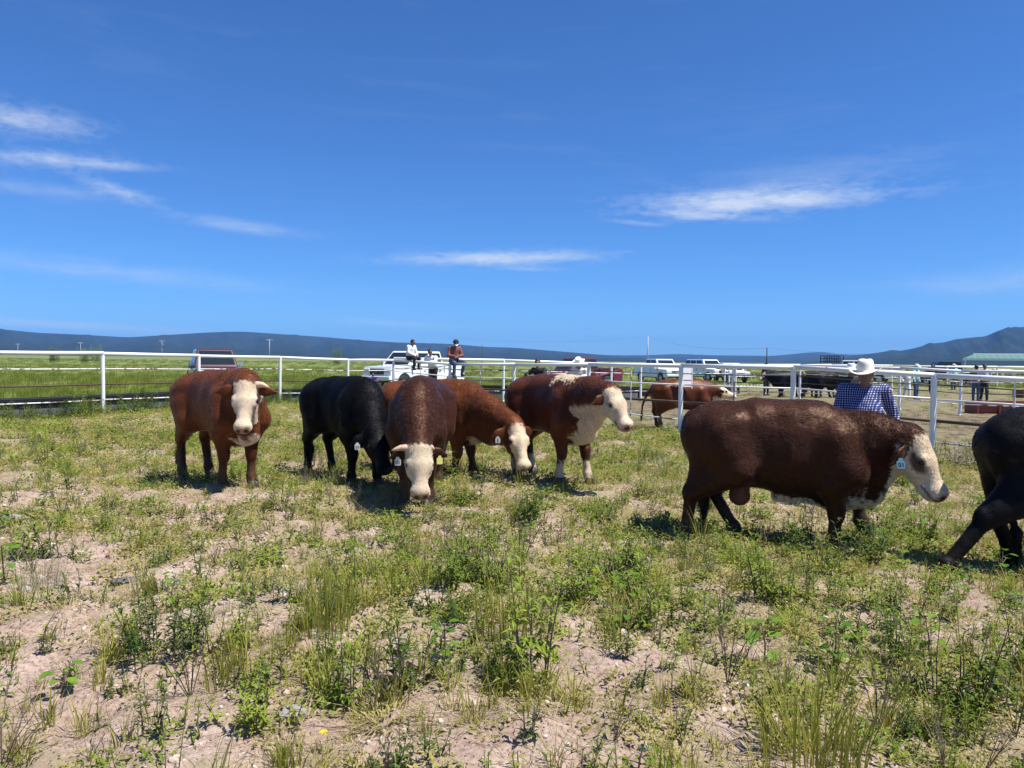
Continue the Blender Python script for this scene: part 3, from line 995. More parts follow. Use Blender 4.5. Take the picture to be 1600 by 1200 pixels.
pole('pale power pole carrying a transformer drum, left of the maroon truck', 253, 532, 360, M['pole_concrete'], drum=True, r=.12)
pole('white power pole with a crossarm right of the maroon truck', 421, 530, 300, M['pole_concrete'], r=.15)
pole('thin dark pole rising behind the fence right of the seated people', 753, 539, 150, M['pole_wood'], arm=False, r=.07)
a1 = pole('tall thin power pole standing alone against the sky', 1012, 525, 210, M['pole_concrete'], arm=False, r=.20)
a2 = pole('dark wooden pole beside the standing person with the white sign', 1198, 543, 120, M['pole_wood'], arm=False, r=.14)
def wire(label, a, b, sag):
    mid = [a.lerp(b, k / 14) - Vector((0, 0, sag * 4 * (k / 14) * (1 - k / 14))) for k in range(15)]
    mb = MB().path([q - a for q in mid], .014, 4)
    o = mb.build('overhead_wire', M['wire'])
    o.location = a
    tag(o, label, 'wire', 'overhead wires')
wire('thin overhead wire sagging from the lone tall pole toward the left', a1 - Vector((0, 0, .2)), at(700, 527, 230), 1.4)
wire('thin overhead wire running from the lone tall pole to the dark wooden pole', a1 - Vector((0, 0, .2)), a2 - Vector((0, 0, .1)), 1.2)
wire('thin overhead wire crossing the sky above the checked shirt man', a2 - Vector((0, 0, .1)), at(1640, 538, 180), 1.6)

# ------------------------------------------------------------------ air
HAZE_D = 1.55e-4
def build_haze():
    mb = MB().box((0, 1500, 88.5), (16000, 9000, 183))   # from a metre below the lowest ground to just above the crests
    m = bpy.data.materials.new('haze')
    m.use_nodes = True
    N, L = m.node_tree.nodes, m.node_tree.links
    N.clear()
    out = N.new('ShaderNodeOutputMaterial')
    v = N.new('ShaderNodeVolumePrincipled')
    v.inputs['Color'].default_value = (0.21, 0.465, 1.0, 1)
    v.inputs['Density'].default_value = HAZE_D
    v.inputs['Anisotropy'].default_value = 0.0
    L.new(v.outputs[0], out.inputs['Volume'])
    o = mb.build('haze', m)
    tag(o, kind='stuff')
build_haze()
# ------------------------------------------------------------------ plant builders (return MB)
def blade(mb, rng, base, yaw, h, lean, w, segs=3, curl=0.0):
    d = Vector((math.cos(yaw), math.sin(yaw), 0))
    s = Vector((-math.sin(yaw + rng.uniform(-.9, .9)), math.cos(yaw), 0)).normalized()
    vs, fs = [], []
    for i in range(segs):
        t = i / segs
        p = Vector(base) + d * (lean * h * t ** 1.7) + Vector((0, 0, h * (t - curl * t * t)))
        ww = w * (1 - t * 0.75)
        vs += [p - s * ww / 2, p + s * ww / 2]
    tip = Vector(base) + d * (lean * h) + Vector((0, 0, h * (1 - curl)))
    vs.append(tip)
    for i in range(segs - 1):
        fs.append((2 * i, 2 * i + 1, 2 * i + 3, 2 * i + 2))
    fs.append((2 * segs - 2, 2 * segs - 1, 2 * segs))
    mb.add(vs, fs)

def leaf(mb, p, d, up, ln, w, fold=0.25, droop=0.3):
    d = d.normalized()
    s = d.cross(up)
    if s.length < 1e-4:
        s = d.orthogonal()
    s.normalize()
    n = s.cross(d).normalized()
    m = p + d * ln * .45 + n * ln * .04
    tip = p + d * ln - n * ln * droop
    mb.add([p, m + s * w / 2 + n * w * fold, m, m - s * w / 2 + n * w * fold, tip], [(0, 2, 1), (0, 3, 2), (1, 2, 4), (2, 3, 4)])

def grass_tuft(seed, n, h, spread, w, lean=(.1, .8), curl=0.2):
    rng = random.Random(seed)
    mb = MB()
    for _ in range(n):
        a = rng.uniform(0, 2 * PI)
        r = spread * math.sqrt(rng.random())
        hh = h * rng.uniform(.45, 1.1)
        blade(mb, rng, (r * math.cos(a), r * math.sin(a), -.01), a + rng.uniform(-1, 1), hh, rng.uniform(*lean), w * rng.uniform(.6, 1.2), 3, rng.uniform(0, curl * 2))
    return mb

def herb(seed, stems, h, leaf_l, leaf_w, spread, per=14, lean=.25, side=True):
    rng = random.Random(seed)
    lm, sm = MB(), MB()
    for _ in range(stems):
        a = rng.uniform(0, 2 * PI)
        r = spread * math.sqrt(rng.random())
        hh = h * rng.uniform(.55, 1.1)
        b = Vector((r * math.cos(a), r * math.sin(a), -.01))
        ln = Vector((math.cos(a), math.sin(a), 0)) * lean * hh * rng.uniform(.2, 1.2)
        pts = [b, b + ln * .35 + Vector((rng.uniform(-.01, .01), 0, hh * .5)), b + ln + Vector((0, 0, hh))]
        sm.path(pts, [.0035, .003, .0015], 3, caps=False)
        ph = rng.uniform(0, 6)
        m = max(4, int(per * hh / h))
        for k in range(m):
            t = .12 + .88 * (k + rng.random() * .6) / m
            p = pts[0].lerp(pts[1], t * 2) if t < .5 else pts[1].lerp(pts[2], t * 2 - 1)
            ph += 2.4 + rng.uniform(-.4, .4)
            el = rng.uniform(.0, .75) + (.5 if t > .85 else 0)
            d = Vector((math.cos(ph) * math.cos(el), math.sin(ph) * math.cos(el), math.sin(el)))
            q = 1.15 - .55 * t
            leaf(lm, p, d, Vector((0, 0, 1)), leaf_l * q * rng.uniform(.7, 1.2), leaf_w * q * rng.uniform(.8, 1.2), droop=rng.uniform(.05, .45))
            if side and rng.random() < .35:
                e = p + d * leaf_l * .8
                for _k in range(3):
                    dd = Vector((rng.uniform(-1, 1), rng.uniform(-1, 1), rng.uniform(-.1, .9)))
                    leaf(lm, e, dd, Vector((0, 0, 1)), leaf_l * .55, leaf_w * .6)
    return lm, sm

def ground_cover(seed, n, rad_, h, leaf_l, leaf_w):
    rng = random.Random(seed)
    mb = MB()
    for _ in range(n):
        a = rng.uniform(0, 2 * PI)
        r = rad_ * math.sqrt(rng.random())
        z = h * rng.random() ** 1.3 * (1 - .5 * r / rad_)
        el = rng.uniform(-.2, 1.0)
        b = rng.uniform(0, 2 * PI)
        d = Vector((math.cos(b) * math.cos(el), math.sin(b) * math.cos(el), math.sin(el)))
        leaf(mb, Vector((r * math.cos(a), r * math.sin(a), z)), d, Vector((0, 0, 1)), leaf_l * rng.uniform(.6, 1.3), leaf_w * rng.uniform(.6, 1.3))
    return mb

def broadleaf(seed, n, h, size):
    rng = random.Random(seed)
    lm, sm = MB(), MB()
    top = Vector((rng.uniform(-.04, .04), rng.uniform(-.04, .04), h))
    sm.path([(0, 0, -.01), top * .5 + Vector((.01, 0, 0)), top], [.005, .004, .002], 4, caps=False)
    for k in range(n):
        t = .2 + .8 * (k + rng.random()) / n
        p = top * t
        a = k * 2.4 + rng.uniform(-.4, .4)
        el = rng.uniform(.1, .8)
        d = Vector((math.cos(a) * math.cos(el), math.sin(a) * math.cos(el), math.sin(el)))
        pet = size * rng.uniform(.5, 1.1)
        e = p + d * pet
        sm.path([p, e], [.002, .0015], 3, caps=False)
        # rounded, slightly cupped blade of nine points
        dd = (d + Vector((0, 0, -.55))).normalized()
        s = dd.cross(Vector((0, 0, 1))).normalized()
        nn = s.cross(dd).normalized()
        ln, w = size * rng.uniform(.8, 1.25), size * rng.uniform(.75, 1.05)
        prof = [(0, .0), (.08, .38), (.35, .56), (.68, .42), (1.0, .0), (.68, -.42), (.35, -.56), (.08, -.38)]
        vs = [e + dd * ln * .4 - nn * ln * .06] + [e + dd * ln * u + s * w * v + nn * (abs(v) * w * .22 - u * u * ln * .12) for u, v in prof]
        lm.add(vs, [(0, 1 + i, 1 + (i + 1) % 8) for i in range(8)])
    return lm, sm

def dry_stalk(seed, n, h):
    rng = random.Random(seed)
    mb = MB()
    for _ in range(n):
        a = rng.uniform(0, 2 * PI)
        hh = h * rng.uniform(.5, 1.1)
        top = Vector((math.cos(a), math.sin(a), 0)) * hh * rng.uniform(.1, .55) + Vector((0, 0, hh))
        mb.path([(0, 0, -.01), top * .5 + Vector((rng.uniform(-.02, .02), rng.uniform(-.02, .02), 0)), top], [.0032, .0025, .001], 3, caps=False)
        for k in range(4):
            t = rng.uniform(.35, .95)
            p = top * t
            d = Vector((rng.uniform(-1, 1), rng.uniform(-1, 1), rng.uniform(.3, 1.2))).normalized()
            mb.path([p, p + d * hh * rng.uniform(.1, .3)], [.002, .0008], 3, caps=False)
    return mb

def stone(seed, flat=.7):
    rng = random.Random(seed)
    bm = bmesh.new()
    bmesh.ops.create_icosphere(bm, subdivisions=2, radius=1.0)
    ph = [rng.uniform(0, 6) for _ in range(6)]
    pl = [(Vector((rng.uniform(-1, 1), rng.uniform(-1, 1), rng.uniform(-1, 1))).normalized(), rng.uniform(.55, .85)) for _ in range(7)]
    for v in bm.verts:
        c = v.co
        for n, d in pl:                                  # broken faces
            e = c.dot(n) - d
            if e > 0:
                c -= n * e * .9
        k = 1 + .08 * math.sin(3 * c.x + ph[0]) * math.sin(3 * c.y + ph[1]) + .06 * math.sin(5 * c.z + ph[2])
        v.co = Vector((c.x * k, c.y * k * .8, c.z * k * flat))
    mb = MB()
    mb.add([v.co.copy() for v in bm.verts], [tuple(v.index for v in f.verts) for f in bm.faces])
    bm.free()
    return mb

# ------------------------------------------------------------------ scattering (one stuff object per kind)
def protos(name, list_of_parts):
    """each entry: list of (MB, material) joined into one small mesh"""
    c = bpy.data.collections.new(name + '_source')
    for i, parts in enumerate(list_of_parts):
        mb = MB()
        mats, idx = [], []
        for (m, mt) in parts:
            if mt not in mats:
                mats.append(mt)
            mb.add(m.v, m.f)
            idx += [mats.index(mt)] * len(m.f)
        me = bpy.data.meshes.new(name)
        me.from_pydata(mb.v, [], mb.f)
        for mt in mats:
            me.materials.append(mt)
        me.polygons.foreach_set('material_index', np.array(idx, dtype=np.int32))
        me.update()
        c.objects.link(bpy.data.objects.new('%s_%02d' % (name, i), me))
    return c

def scatter(name, coll, pts, scl, seed, tilt=0.12, zs=None, idx=None):
    rs = np.random.RandomState(seed)
    n = len(pts)
    me = bpy.data.meshes.new(name)
    me.vertices.add(n)
    me.vertices.foreach_set('co', np.asarray(pts, np.float32).ravel())
    rot = np.stack([rs.normal(0, tilt, n), rs.normal(0, tilt, n), rs.uniform(0, 2 * PI, n)], -1).astype(np.float32)
    if idx is None:
        idx = rs.randint(0, len(coll.objects), n)
    s3 = np.stack([scl, scl, scl if zs is None else scl * zs], -1).astype(np.float32)
    for nm, ty, data, key in (('rot', 'FLOAT_VECTOR', rot, 'vector'), ('scl', 'FLOAT_VECTOR', s3, 'vector'), ('pick', 'INT', idx.astype(np.int32), 'value')):
        a = me.attributes.new(nm, ty, 'POINT')
        a.data.foreach_set(key, data.ravel())
    o = bpy.data.objects.new(name, me)
    col.objects.link(o)
    ng = bpy.data.node_groups.new(name + '_nodes', 'GeometryNodeTree')
    ng.interface.new_socket('Geometry', in_out='INPUT', socket_type='NodeSocketGeometry')
    ng.interface.new_socket('Geometry', in_out='OUTPUT', socket_type='NodeSocketGeometry')
    N, L = ng.nodes, ng.links
    gi, go = N.new('NodeGroupInput'), N.new('NodeGroupOutput')
    iop = N.new('GeometryNodeInstanceOnPoints')
    ci = N.new('GeometryNodeCollectionInfo')
    ci.inputs['Collection'].default_value = coll
    ci.inputs['Separate Children'].default_value = True
    ci.inputs['Reset Children'].default_value = True
    def attr(nm, ty):
        a = N.new('GeometryNodeInputNamedAttribute')
        a.data_type = ty
        a.inputs['Name'].default_value = nm
        return a.outputs['Attribute']
    L.new(gi.outputs[0], iop.inputs['Points'])
    L.new(ci.outputs[0], iop.inputs['Instance'])
    iop.inputs['Pick Instance'].default_value = True
    L.new(attr('pick', 'INT'), iop.inputs['Instance Index'])
    L.new(attr('rot', 'FLOAT_VECTOR'), iop.inputs['Rotation'])
    L.new(attr('scl', 'FLOAT_VECTOR'), iop.inputs['Scale'])
    L.new(iop.outputs[0], go.inputs[0])
    md = o.modifiers.new('scatter', 'NODES')
    md.node_group = ng
    return tag(o, kind='stuff')

def frustum_points(rs, y0, y1, per_m2, margin=1.0, slope=.72):
    area = slope * (y1 ** 2 - y0 ** 2) + 2 * margin * (y1 - y0)
    n = int(area * per_m2)
    y = np.sqrt(rs.uniform(0, 1, n) * (y1 ** 2 - y0 ** 2) + y0 ** 2)
    x = rs.uniform(-1, 1, n) * (slope * y + margin)
    return x, y

def keep_pts(x, y, dz=0.0):
    return np.stack([x, y, gz(x, y) + dz], -1)

def in_front(x, y):
    return y < np.where(x < -16, 12, poly_y(NEAR, x)) + 0.3

rs = np.random.RandomState(77)
# --- low leafy ground cover
C = protos('ground_cover', [[(ground_cover(i, 50, .13, .07, .034, .014), M['cover'])] for i in range(4)] + [[(ground_cover(9 + i, 36, .11, .09, .046, .019), M['herb'])] for i in range(2)])
X, Y = [], []
for (y0, y1, d) in ((2.4, 8, 50), (8, 16, 30), (16, 29, 18)):
    x, y = frustum_points(rs, y0, y1, d)
    k = (rs.uniform(0, 1, len(x)) < weed_cover(x, y) ** 1.1) & in_front(x, y)
    X.append(x[k]); Y.append(y[k])
x, y = np.concatenate(X), np.concatenate(Y)
scatter('ground_cover', C, keep_pts(x, y), rs.uniform(.6, 1.35, len(x)) * np.clip(.75 + y / 18, .8, 1.6), 1)

# --- grass tufts
C = protos('grass', [[(grass_tuft(20 + i, 16 + 3 * i, .16 + .03 * i, .05, .0068), M['grass'])] for i in range(5)] +
           [[(grass_tuft(40 + i, 18, .13, .06, .0045, (.2, 1.2), .35), M['pale_grass'])] for i in range(3)])
X, Y = [], []
for (y0, y1, d) in ((2.4, 7, 85), (7, 14, 44), (14, 29, 22)):
    x, y = frustum_points(rs, y0, y1, d)
    dens = np.clip(.28 + .80 * weed_cover(x, y), 0, 1) * np.clip(layout_noise(x, y, 1.6, 31) * 1.7 - .35, .05, 1)
    k = (rs.uniform(0, 1, len(x)) < dens) & in_front(x, y)
    X.append(x[k]); Y.append(y[k])
x, y = np.concatenate(X), np.concatenate(Y)
pale = layout_noise(x, y, 3.2, 44) + np.where(x < -1.5, .12, -.06)
idx = np.where(rs.uniform(0, 1, len(x)) < np.clip(pale * 1.5 - .36 + np.clip(y - 5, 0, 4) * .04, .08, .92), rs.randint(5, 8, len(x)), rs.randint(0, 5, len(x)))
scatter('grass', C, keep_pts(x, y), rs.uniform(.5, 1.25, len(x)) * np.where(y > 5.6, .66, .95), 2, idx=idx)

# --- short dry grass and stubble that yellows the ground
C = protos('dry_grass', [[(grass_tuft(50 + i, 14, .085, .09, .0042, (.4, 2.2), .5), M['pale_grass'])] for i in range(4)])
X, Y = [], []
for (y0, y1, d) in ((2.4, 6, 22), (6, 16, 62), (16, 28, 30)):
    x, y = frustum_points(rs, y0, y1, d)
    k = (rs.uniform(0, 1, len(x)) < np.clip(layout_noise(x, y, 2.0, 36) * 1.5 - .15, .1, 1)) & in_front(x, y)
    X.append(x[k]); Y.append(y[k])
x, y = np.concatenate(X), np.concatenate(Y)
scatter('dry_grass', C, keep_pts(x, y), rs.uniform(.6, 1.4, len(x)), 12)

# --- taller grass at the lower right and here and there
C = protos('tall_grass', [[(grass_tuft(60 + i, 26, .36, .07, .0075, (.05, .6), .12), M['grass'])] for i in range(4)])
x, y = frustum_points(rs, 2.4, 12, 9)
dn = np.clip(layout_noise(x, y, 1.9, 51) * 2.6 - 1.55, 0, 1) * .5
dn = dn + 1.2 * np.exp(-((x - 1.3) / .75) ** 2 - ((y - 3.25) / .45) ** 2) + .9 * np.exp(-((x - .35) / .5) ** 2 - ((y - 4.55) / .4) ** 2)
dn = dn + .8 * np.exp(-((x + 1.15) / .25) ** 2 - ((y - 4.9) / .25) ** 2)
k = rs.uniform(0, 1, len(x)) < dn
scatter('tall_grass', C, keep_pts(x[k], y[k]), rs.uniform(.55, 1.05, k.sum()), 3)

# --- leafy weeds
def hp(seed, mat, *a, **kw):
    lm, sm = herb(seed, *a, **kw)
    return [(lm, mat), (sm, M['stalk'])]
C = protos('weeds', [hp(70 + i, M['herb'], 4 + i % 3, .28 + .05 * i, .088, .024, .06, 13) for i in range(4)] +
           [hp(80 + i, M['dark_herb'], 5, .25, .070, .020, .07, 14) for i in range(3)] +
           [hp(90 + i, M['sage'], 6, .24, .026, .006, .07, 18) for i in range(2)])
X, Y = [], []
for (y0, y1, d) in ((2.4, 6, 17), (6, 16, 9), (16, 29, 3.5)):
    x, y = frustum_points(rs, y0, y1, d)
    dn = weed_cover(x, y) * np.clip(layout_noise(x, y, 2.2, 61) * 2.1 - .6, .04, 1) * np.where(x < -1.2, .55, np.where(x > .3, 1.25, 1.0))
    dn = dn + .75 * np.exp(-((x - 1.6) / 1.5) ** 2 - ((y - 5.7) / 1.1) ** 2) + .45 * np.exp(-((x - 2.6) / 1.0) ** 2 - ((y - 4.2) / .6) ** 2)
    k = (rs.uniform(0, 1, len(x)) < dn) & in_front(x, y)
    X.append(x[k]); Y.append(y[k])
x, y = np.concatenate(X), np.concatenate(Y)
k = rs.uniform(0, 1, len(x))
idx = np.where(k < .62, rs.randint(0, 4, len(x)), np.where(k < .86, rs.randint(4, 7, len(x)), rs.randint(7, 9, len(x))))
scatter('weeds', C, keep_pts(x, y), rs.uniform(.40, 1.15, len(x)) * np.where(y > 5.6, np.where(rs.uniform(0, 1, len(x)) < .18, .85, .58), .84) * (.55 + .95 * layout_noise(x, y, 1.1, 66)), 4, idx=idx)

# --- broad leaved seedlings, dry stalks
def bp_(seed, *a):
    lm, sm = broadleaf(seed, *a)
    return [(lm, M['broad']), (sm, M['stalk'])]
C = protos('broad_weeds', [bp_(120 + i, 6 + i, .12 + .03 * i, .05) for i in range(4)])
x, y = frustum_points(rs, 2.4, 12, 3.4)
k = rs.uniform(0, 1, len(x)) < np.clip(layout_noise(x, y, 2.4, 71) * 1.8 - .5, .06, .9) * np.where(x > 0, 1.0, .5)
scatter('broad_weeds', C, keep_pts(x[k], y[k]), rs.uniform(.6, 1.25, k.sum()), 5)
C = protos('dry_stalks', [[(dry_stalk(130 + i, 5 + i, .30 + .03 * i), M['stalk'])] for i in range(4)])
x, y = frustum_points(rs, 2.4, 16, 2.6)
k = rs.uniform(0, 1, len(x)) < np.clip(layout_noise(x, y, 2.7, 81) * 2 - .75, .05, .8)
scatter('dry_stalks', C, keep_pts(x[k], y[k]), rs.uniform(.45, 1.1, k.sum()), 6)
C = protos('fallen_straw', [[(grass_tuft(150 + i, 7, .14, .08, .004, (2.2, 5.0), .9), M['pale_grass'])] for i in range(3)])
x, y = frustum_points(rs, 2.4, 12, 22)
scatter('fallen_straw', C, keep_pts(x, y, .008), rs.uniform(.4, 1.0, len(x)), 7)

# --- pebbles and clods
# --- small seedlings spread evenly over the soil
C = protos('seedlings', [hp(230 + i, M['herb'], 2, .11, .042, .013, .03, 8, side=False) for i in range(4)] + [hp(236 + i, M['dark_herb'], 3, .13, .048, .016, .03, 9, side=False) for i in range(2)])
X, Y = [], []
for (y0, y1, d) in ((2.4, 8, 40), (8, 14, 12)):
    x, y = frustum_points(rs, y0, y1, d)
    k = (rs.uniform(0, 1, len(x)) < np.clip(layout_noise(x, y, .8, 97) * 1.6 - .2, .05, 1)) & in_front(x, y)
    X.append(x[k]); Y.append(y[k])
x, y = np.concatenate(X), np.concatenate(Y)
scatter('seedlings', C, keep_pts(x, y), rs.uniform(.5, 1.4, len(x)), 13)
C = protos('pebbles', [[(stone(160 + i, .62), M['pebble'])] for i in range(6)])
X, Y, S = [], [], []
for (y0, y1, d, lo, hi) in ((2.4, 6, 330, .004, .013), (2.4, 9, 60, .010, .026), (6, 13, 80, .008, .020), (3, 14, 3.5, .022, .045)):
    x, y = frustum_points(rs, y0, y1, d)
    k = rs.uniform(0, 1, len(x)) < np.clip(layout_noise(x, y, 1.3, 91) * 1.8 - .35, .08, 1)
    x, y = x[k], y[k]
    X.append(x); Y.append(y); S.append(lo + (hi - lo) * rs.uniform(0, 1, len(x)) ** 2.2)
x, y, s = np.concatenate(X), np.concatenate(Y), np.concatenate(S)
scatter('pebbles', C, keep_pts(x, y, 0) + np.stack([x * 0, x * 0, s * .15], -1), s, 8, tilt=.5)

# --- field beyond the fence, grass in the pens
C = protos('field_grass', [[(grass_tuft(180 + i, 42, .26 + .04 * i, .34, .016, (.05, .5), .1), M['field_grass'])] for i in range(4)])
X, Y, S = [], [], []
for (y0, y1, d, s) in ((15, 34, 7.5, 1.0), (34, 62, 2.2, 1.25), (62, 130, .45, 1.7), (130, 300, .06, 2.6)):
    x, y = frustum_points(rs, y0, y1, d, 2.0)
    f = ~in_front(x, y)
    yf = poly_y(FARF, np.clip(x, -4.4, 22))
    penm = (x > 1.4) & (y < yf + 4)
    pen2 = (x > 9) & (y < 56)
    pr = np.where(penm, .16, np.where(pen2, .22, 1.0)) * np.clip(layout_noise(x, y, 9, 95) * 1.3 + .15, .2, 1)
    k = f & (rs.uniform(0, 1, len(x)) < pr)
    X.append(x[k]); Y.append(y[k]); S.append(np.full(k.sum(), s) * rs.uniform(.6, 1.1, k.sum()) * np.where(penm | pen2, .5, 1)[k])
x, y, s = np.concatenate(X), np.concatenate(Y), np.concatenate(S)
scatter('field_grass', C, keep_pts(x, y), s, 9, tilt=.04, zs=np.where(y > 60, .7, 1.0))
# --- weeds along the foot of the fence
C = protos('fence_weeds', [hp(200 + i, M['dark_herb'], 7, .55, .10, .035, .22, 16) for i in range(3)] + [hp(210 + i, M['herb'], 7, .5, .09, .028, .22, 16) for i in range(2)])
X, Y = [], []
for i in range(len(NEAR) - 1):
    a, b = Vector(NEAR[i]), Vector(NEAR[i + 1])
    n = int((b - a).length * (9.0 if i < 6 else 1.2))
    for _ in range(n):
        q = a.lerp(b, rs.uniform(0, 1))
        X.append(q.x + rs.normal(0, .3)); Y.append(q.y + rs.normal(.1, .4) - (.35 if i < 6 else 0))
x, y = np.array(X), np.array(Y)
scatter('fence_weeds', C, keep_pts(x, y), rs.uniform(.35, 1.0, len(x)) * np.where(x < -9.5, 1.15, 1.0), 10)
# ------------------------------------------------------------------ smooth bodies: blended tapered limbs, surfaced on a grid
class Body:
    def __init__(self):
        self.p = []
    def add(self, a, b, ra, rb, tagname, k=.05, lat=None, s=1.0, lat2=None, s2=1.0, cut=False):
        self.p.append((np.array(a, float), np.array(b, float), ra, rb, tagname, k, None if lat is None else np.array(lat, float), s,
                       None if lat2 is None else np.array(lat2, float), s2, cut))
        return self
    @staticmethod
    def dist(P, q):
        a, b, ra, rb, tg, k, lat, s, lat2, s2, cut = q
        ba = b - a
        l2 = float(ba @ ba)
        v = P - a
        if l2 > 1e-10:
            t = np.clip((v @ ba) / l2, 0, 1)
            v = v - t[..., None] * ba
            r = ra + (rb - ra) * t
        else:
            r = ra
        if lat is not None and s != 1.0:
            c = v @ lat
            v = v + (c * (1 / s - 1))[..., None] * lat
        if lat2 is not None and s2 != 1.0:
            c = v @ lat2
            v = v + (c * (1 / s2 - 1))[..., None] * lat2
        m = min(1.0, s, s2)
        return (np.sqrt((v * v).sum(-1)) - r) * (m ** .5)
    def surface(self, h):
        lo = np.min([np.minimum(q[0] - q[2] * max(1, q[7]), q[1] - q[3] * max(1, q[7])) for q in self.p], 0) - h * 4
        hi = np.max([np.maximum(q[0] + q[2] * max(1, q[7]), q[1] + q[3] * max(1, q[7])) for q in self.p], 0) + h * 4
        n = np.ceil((hi - lo) / h).astype(int) + 1
        D = np.full(n, 9.0, np.float32)
        ax = [lo[i] + h * np.arange(n[i]) for i in range(3)]
        for q in self.p:
            R_ = max(q[2], q[3]) * max(1, q[7], q[9]) + q[5] * 1.5 + h * 2
            i0 = np.clip(np.floor((np.minimum(q[0], q[1]) - R_ - lo) / h).astype(int), 0, n)
            i1 = np.clip(np.ceil((np.maximum(q[0], q[1]) + R_ - lo) / h).astype(int) + 1, 0, n)
            sl = tuple(slice(i0[i], i1[i]) for i in range(3))
            G = np.stack(np.meshgrid(*[ax[i][sl[i]] for i in range(3)], indexing='ij'), -1)
            d = self.dist(G, q)
            k = q[5]
            o = D[sl]
            if q[10]:
                hh = np.clip(.5 - .5 * (d + o) / k, 0, 1)
                D[sl] = o * (1 - hh) - d * hh + k * hh * (1 - hh)
            else:
                hh = np.clip(.5 + .5 * (d - o) / k, 0, 1)
                D[sl] = o * hh + d * (1 - hh) - k * hh * (1 - hh)
        return surface_nets(D, lo, h)
    def nearest(self, V):
        best = np.full(len(V), 1e9)
        idx = np.zeros(len(V), int)
        for i, q in enumerate(self.p):
            if q[10]:
                continue
            d = self.dist(V, q)
            m = d < best
            best[m] = d[m]
            idx[m] = i
        return np.array([q[4] for q in self.p])[idx]

def surface_nets(D, lo, h):
    nx, ny, nz = D.shape
    ins = D < 0
    cnt = np.zeros((nx - 1, ny - 1, nz - 1), np.int8)
    cs = [(i, j, k) for i in (0, 1) for j in (0, 1) for k in (0, 1)]
    sub = lambda A, c: A[c[0]:nx - 1 + c[0], c[1]:ny - 1 + c[1], c[2]:nz - 1 + c[2]]
    for c in cs:
        cnt += sub(ins, c)
    mask = (cnt > 0) & (cnt < 8)
    I = np.argwhere(mask)
    acc = np.zeros((len(I), 3)); num = np.zeros(len(I))
    for c in cs:
        for ax in range(3):
            if c[ax]:
                continue
            e = list(c); e[ax] = 1
            a = D[I[:, 0] + c[0], I[:, 1] + c[1], I[:, 2] + c[2]]
            b = D[I[:, 0] + e[0], I[:, 1] + e[1], I[:, 2] + e[2]]
            m = (a < 0) != (b < 0)
            t = a[m] / (a[m] - b[m])
            q = np.tile(np.array(c, float), (m.sum(), 1))
            q[:, ax] += t
            acc[m] += q
            num[m] += 1
    V = lo + h * (I + acc / num[:, None])
    ids = np.full(mask.shape, -1, np.int64)
    ids[mask] = np.arange(len(I))
    F = []
    for ax in range(3):
        o1, o2 = [(1, 2), (2, 0), (0, 1)][ax]
        a = np.take(ins, range(D.shape[ax] - 1), ax)
        b = np.take(ins, range(1, D.shape[ax]), ax)
        for flip in (False, True):
            E = np.argwhere((a & ~b) if not flip else (~a & b))
            E = E[(E[:, o1] > 0) & (E[:, o2] > 0)]
            E = E[(E[:, o1] < D.shape[o1] - 1) & (E[:, o2] < D.shape[o2] - 1)]
            d1 = np.zeros(3, int); d1[o1] = 1
            d2 = np.zeros(3, int); d2[o2] = 1
            q = [E - d1 - d2, E - d2, E, E - d1]
            q = np.stack([ids[w[:, 0], w[:, 1], w[:, 2]] for w in q], -1)
            F.append(q[:, ::-1] if flip else q)
    F = np.concatenate(F)
    F = F[(F >= 0).all(1)]
    return V, F

def mesh_from(name, V, F, mat, attrs=None):
    me = bpy.data.meshes.new(name)
    me.vertices.add(len(V)); me.vertices.foreach_set('co', V.astype(np.float32).ravel())
    me.loops.add(F.size); me.loops.foreach_set('vertex_index', F.astype(np.int32).ravel())
    me.polygons.add(len(F)); me.polygons.foreach_set('loop_start', np.arange(0, F.size, 4, dtype=np.int32))
    me.update()
    me.validate()
    for k, v in (attrs or {}).items():
        if v.ndim == 2:
            a = me.color_attributes.new(k, 'FLOAT_COLOR', 'POINT')
            a.data.foreach_set('color', v.astype(np.float32).ravel())
        else:
            a = me.attributes.new(k, 'FLOAT', 'POINT')
            a.data.foreach_set('value', v.astype(np.float32))
    if mat is not None:
        me.materials.append(mat)
    me.shade_smooth()
    return me

def smooth3(x, a, b):
    t = np.clip((x - a) / (b - a), 0, 1)
    return t * t * (3 - 2 * t)

def blot(V, seed, wl):
    r = np.random.RandomState(seed)
    s = np.zeros(len(V))
    for o in range(3):
        for _ in range(5):
            d = r.normal(0, 1, 3); d /= np.linalg.norm(d)
            s += .6 ** o * np.sin(V @ d * 2 * PI / (wl / 2 ** o * r.uniform(.7, 1.4)) + r.uniform(0, 6))
    return s / 4.0
# ------------------------------------------------------------------ cattle
WHITE = np.array([0.72, 0.615, 0.45])
PINK = np.array([0.42, 0.22, 0.18])

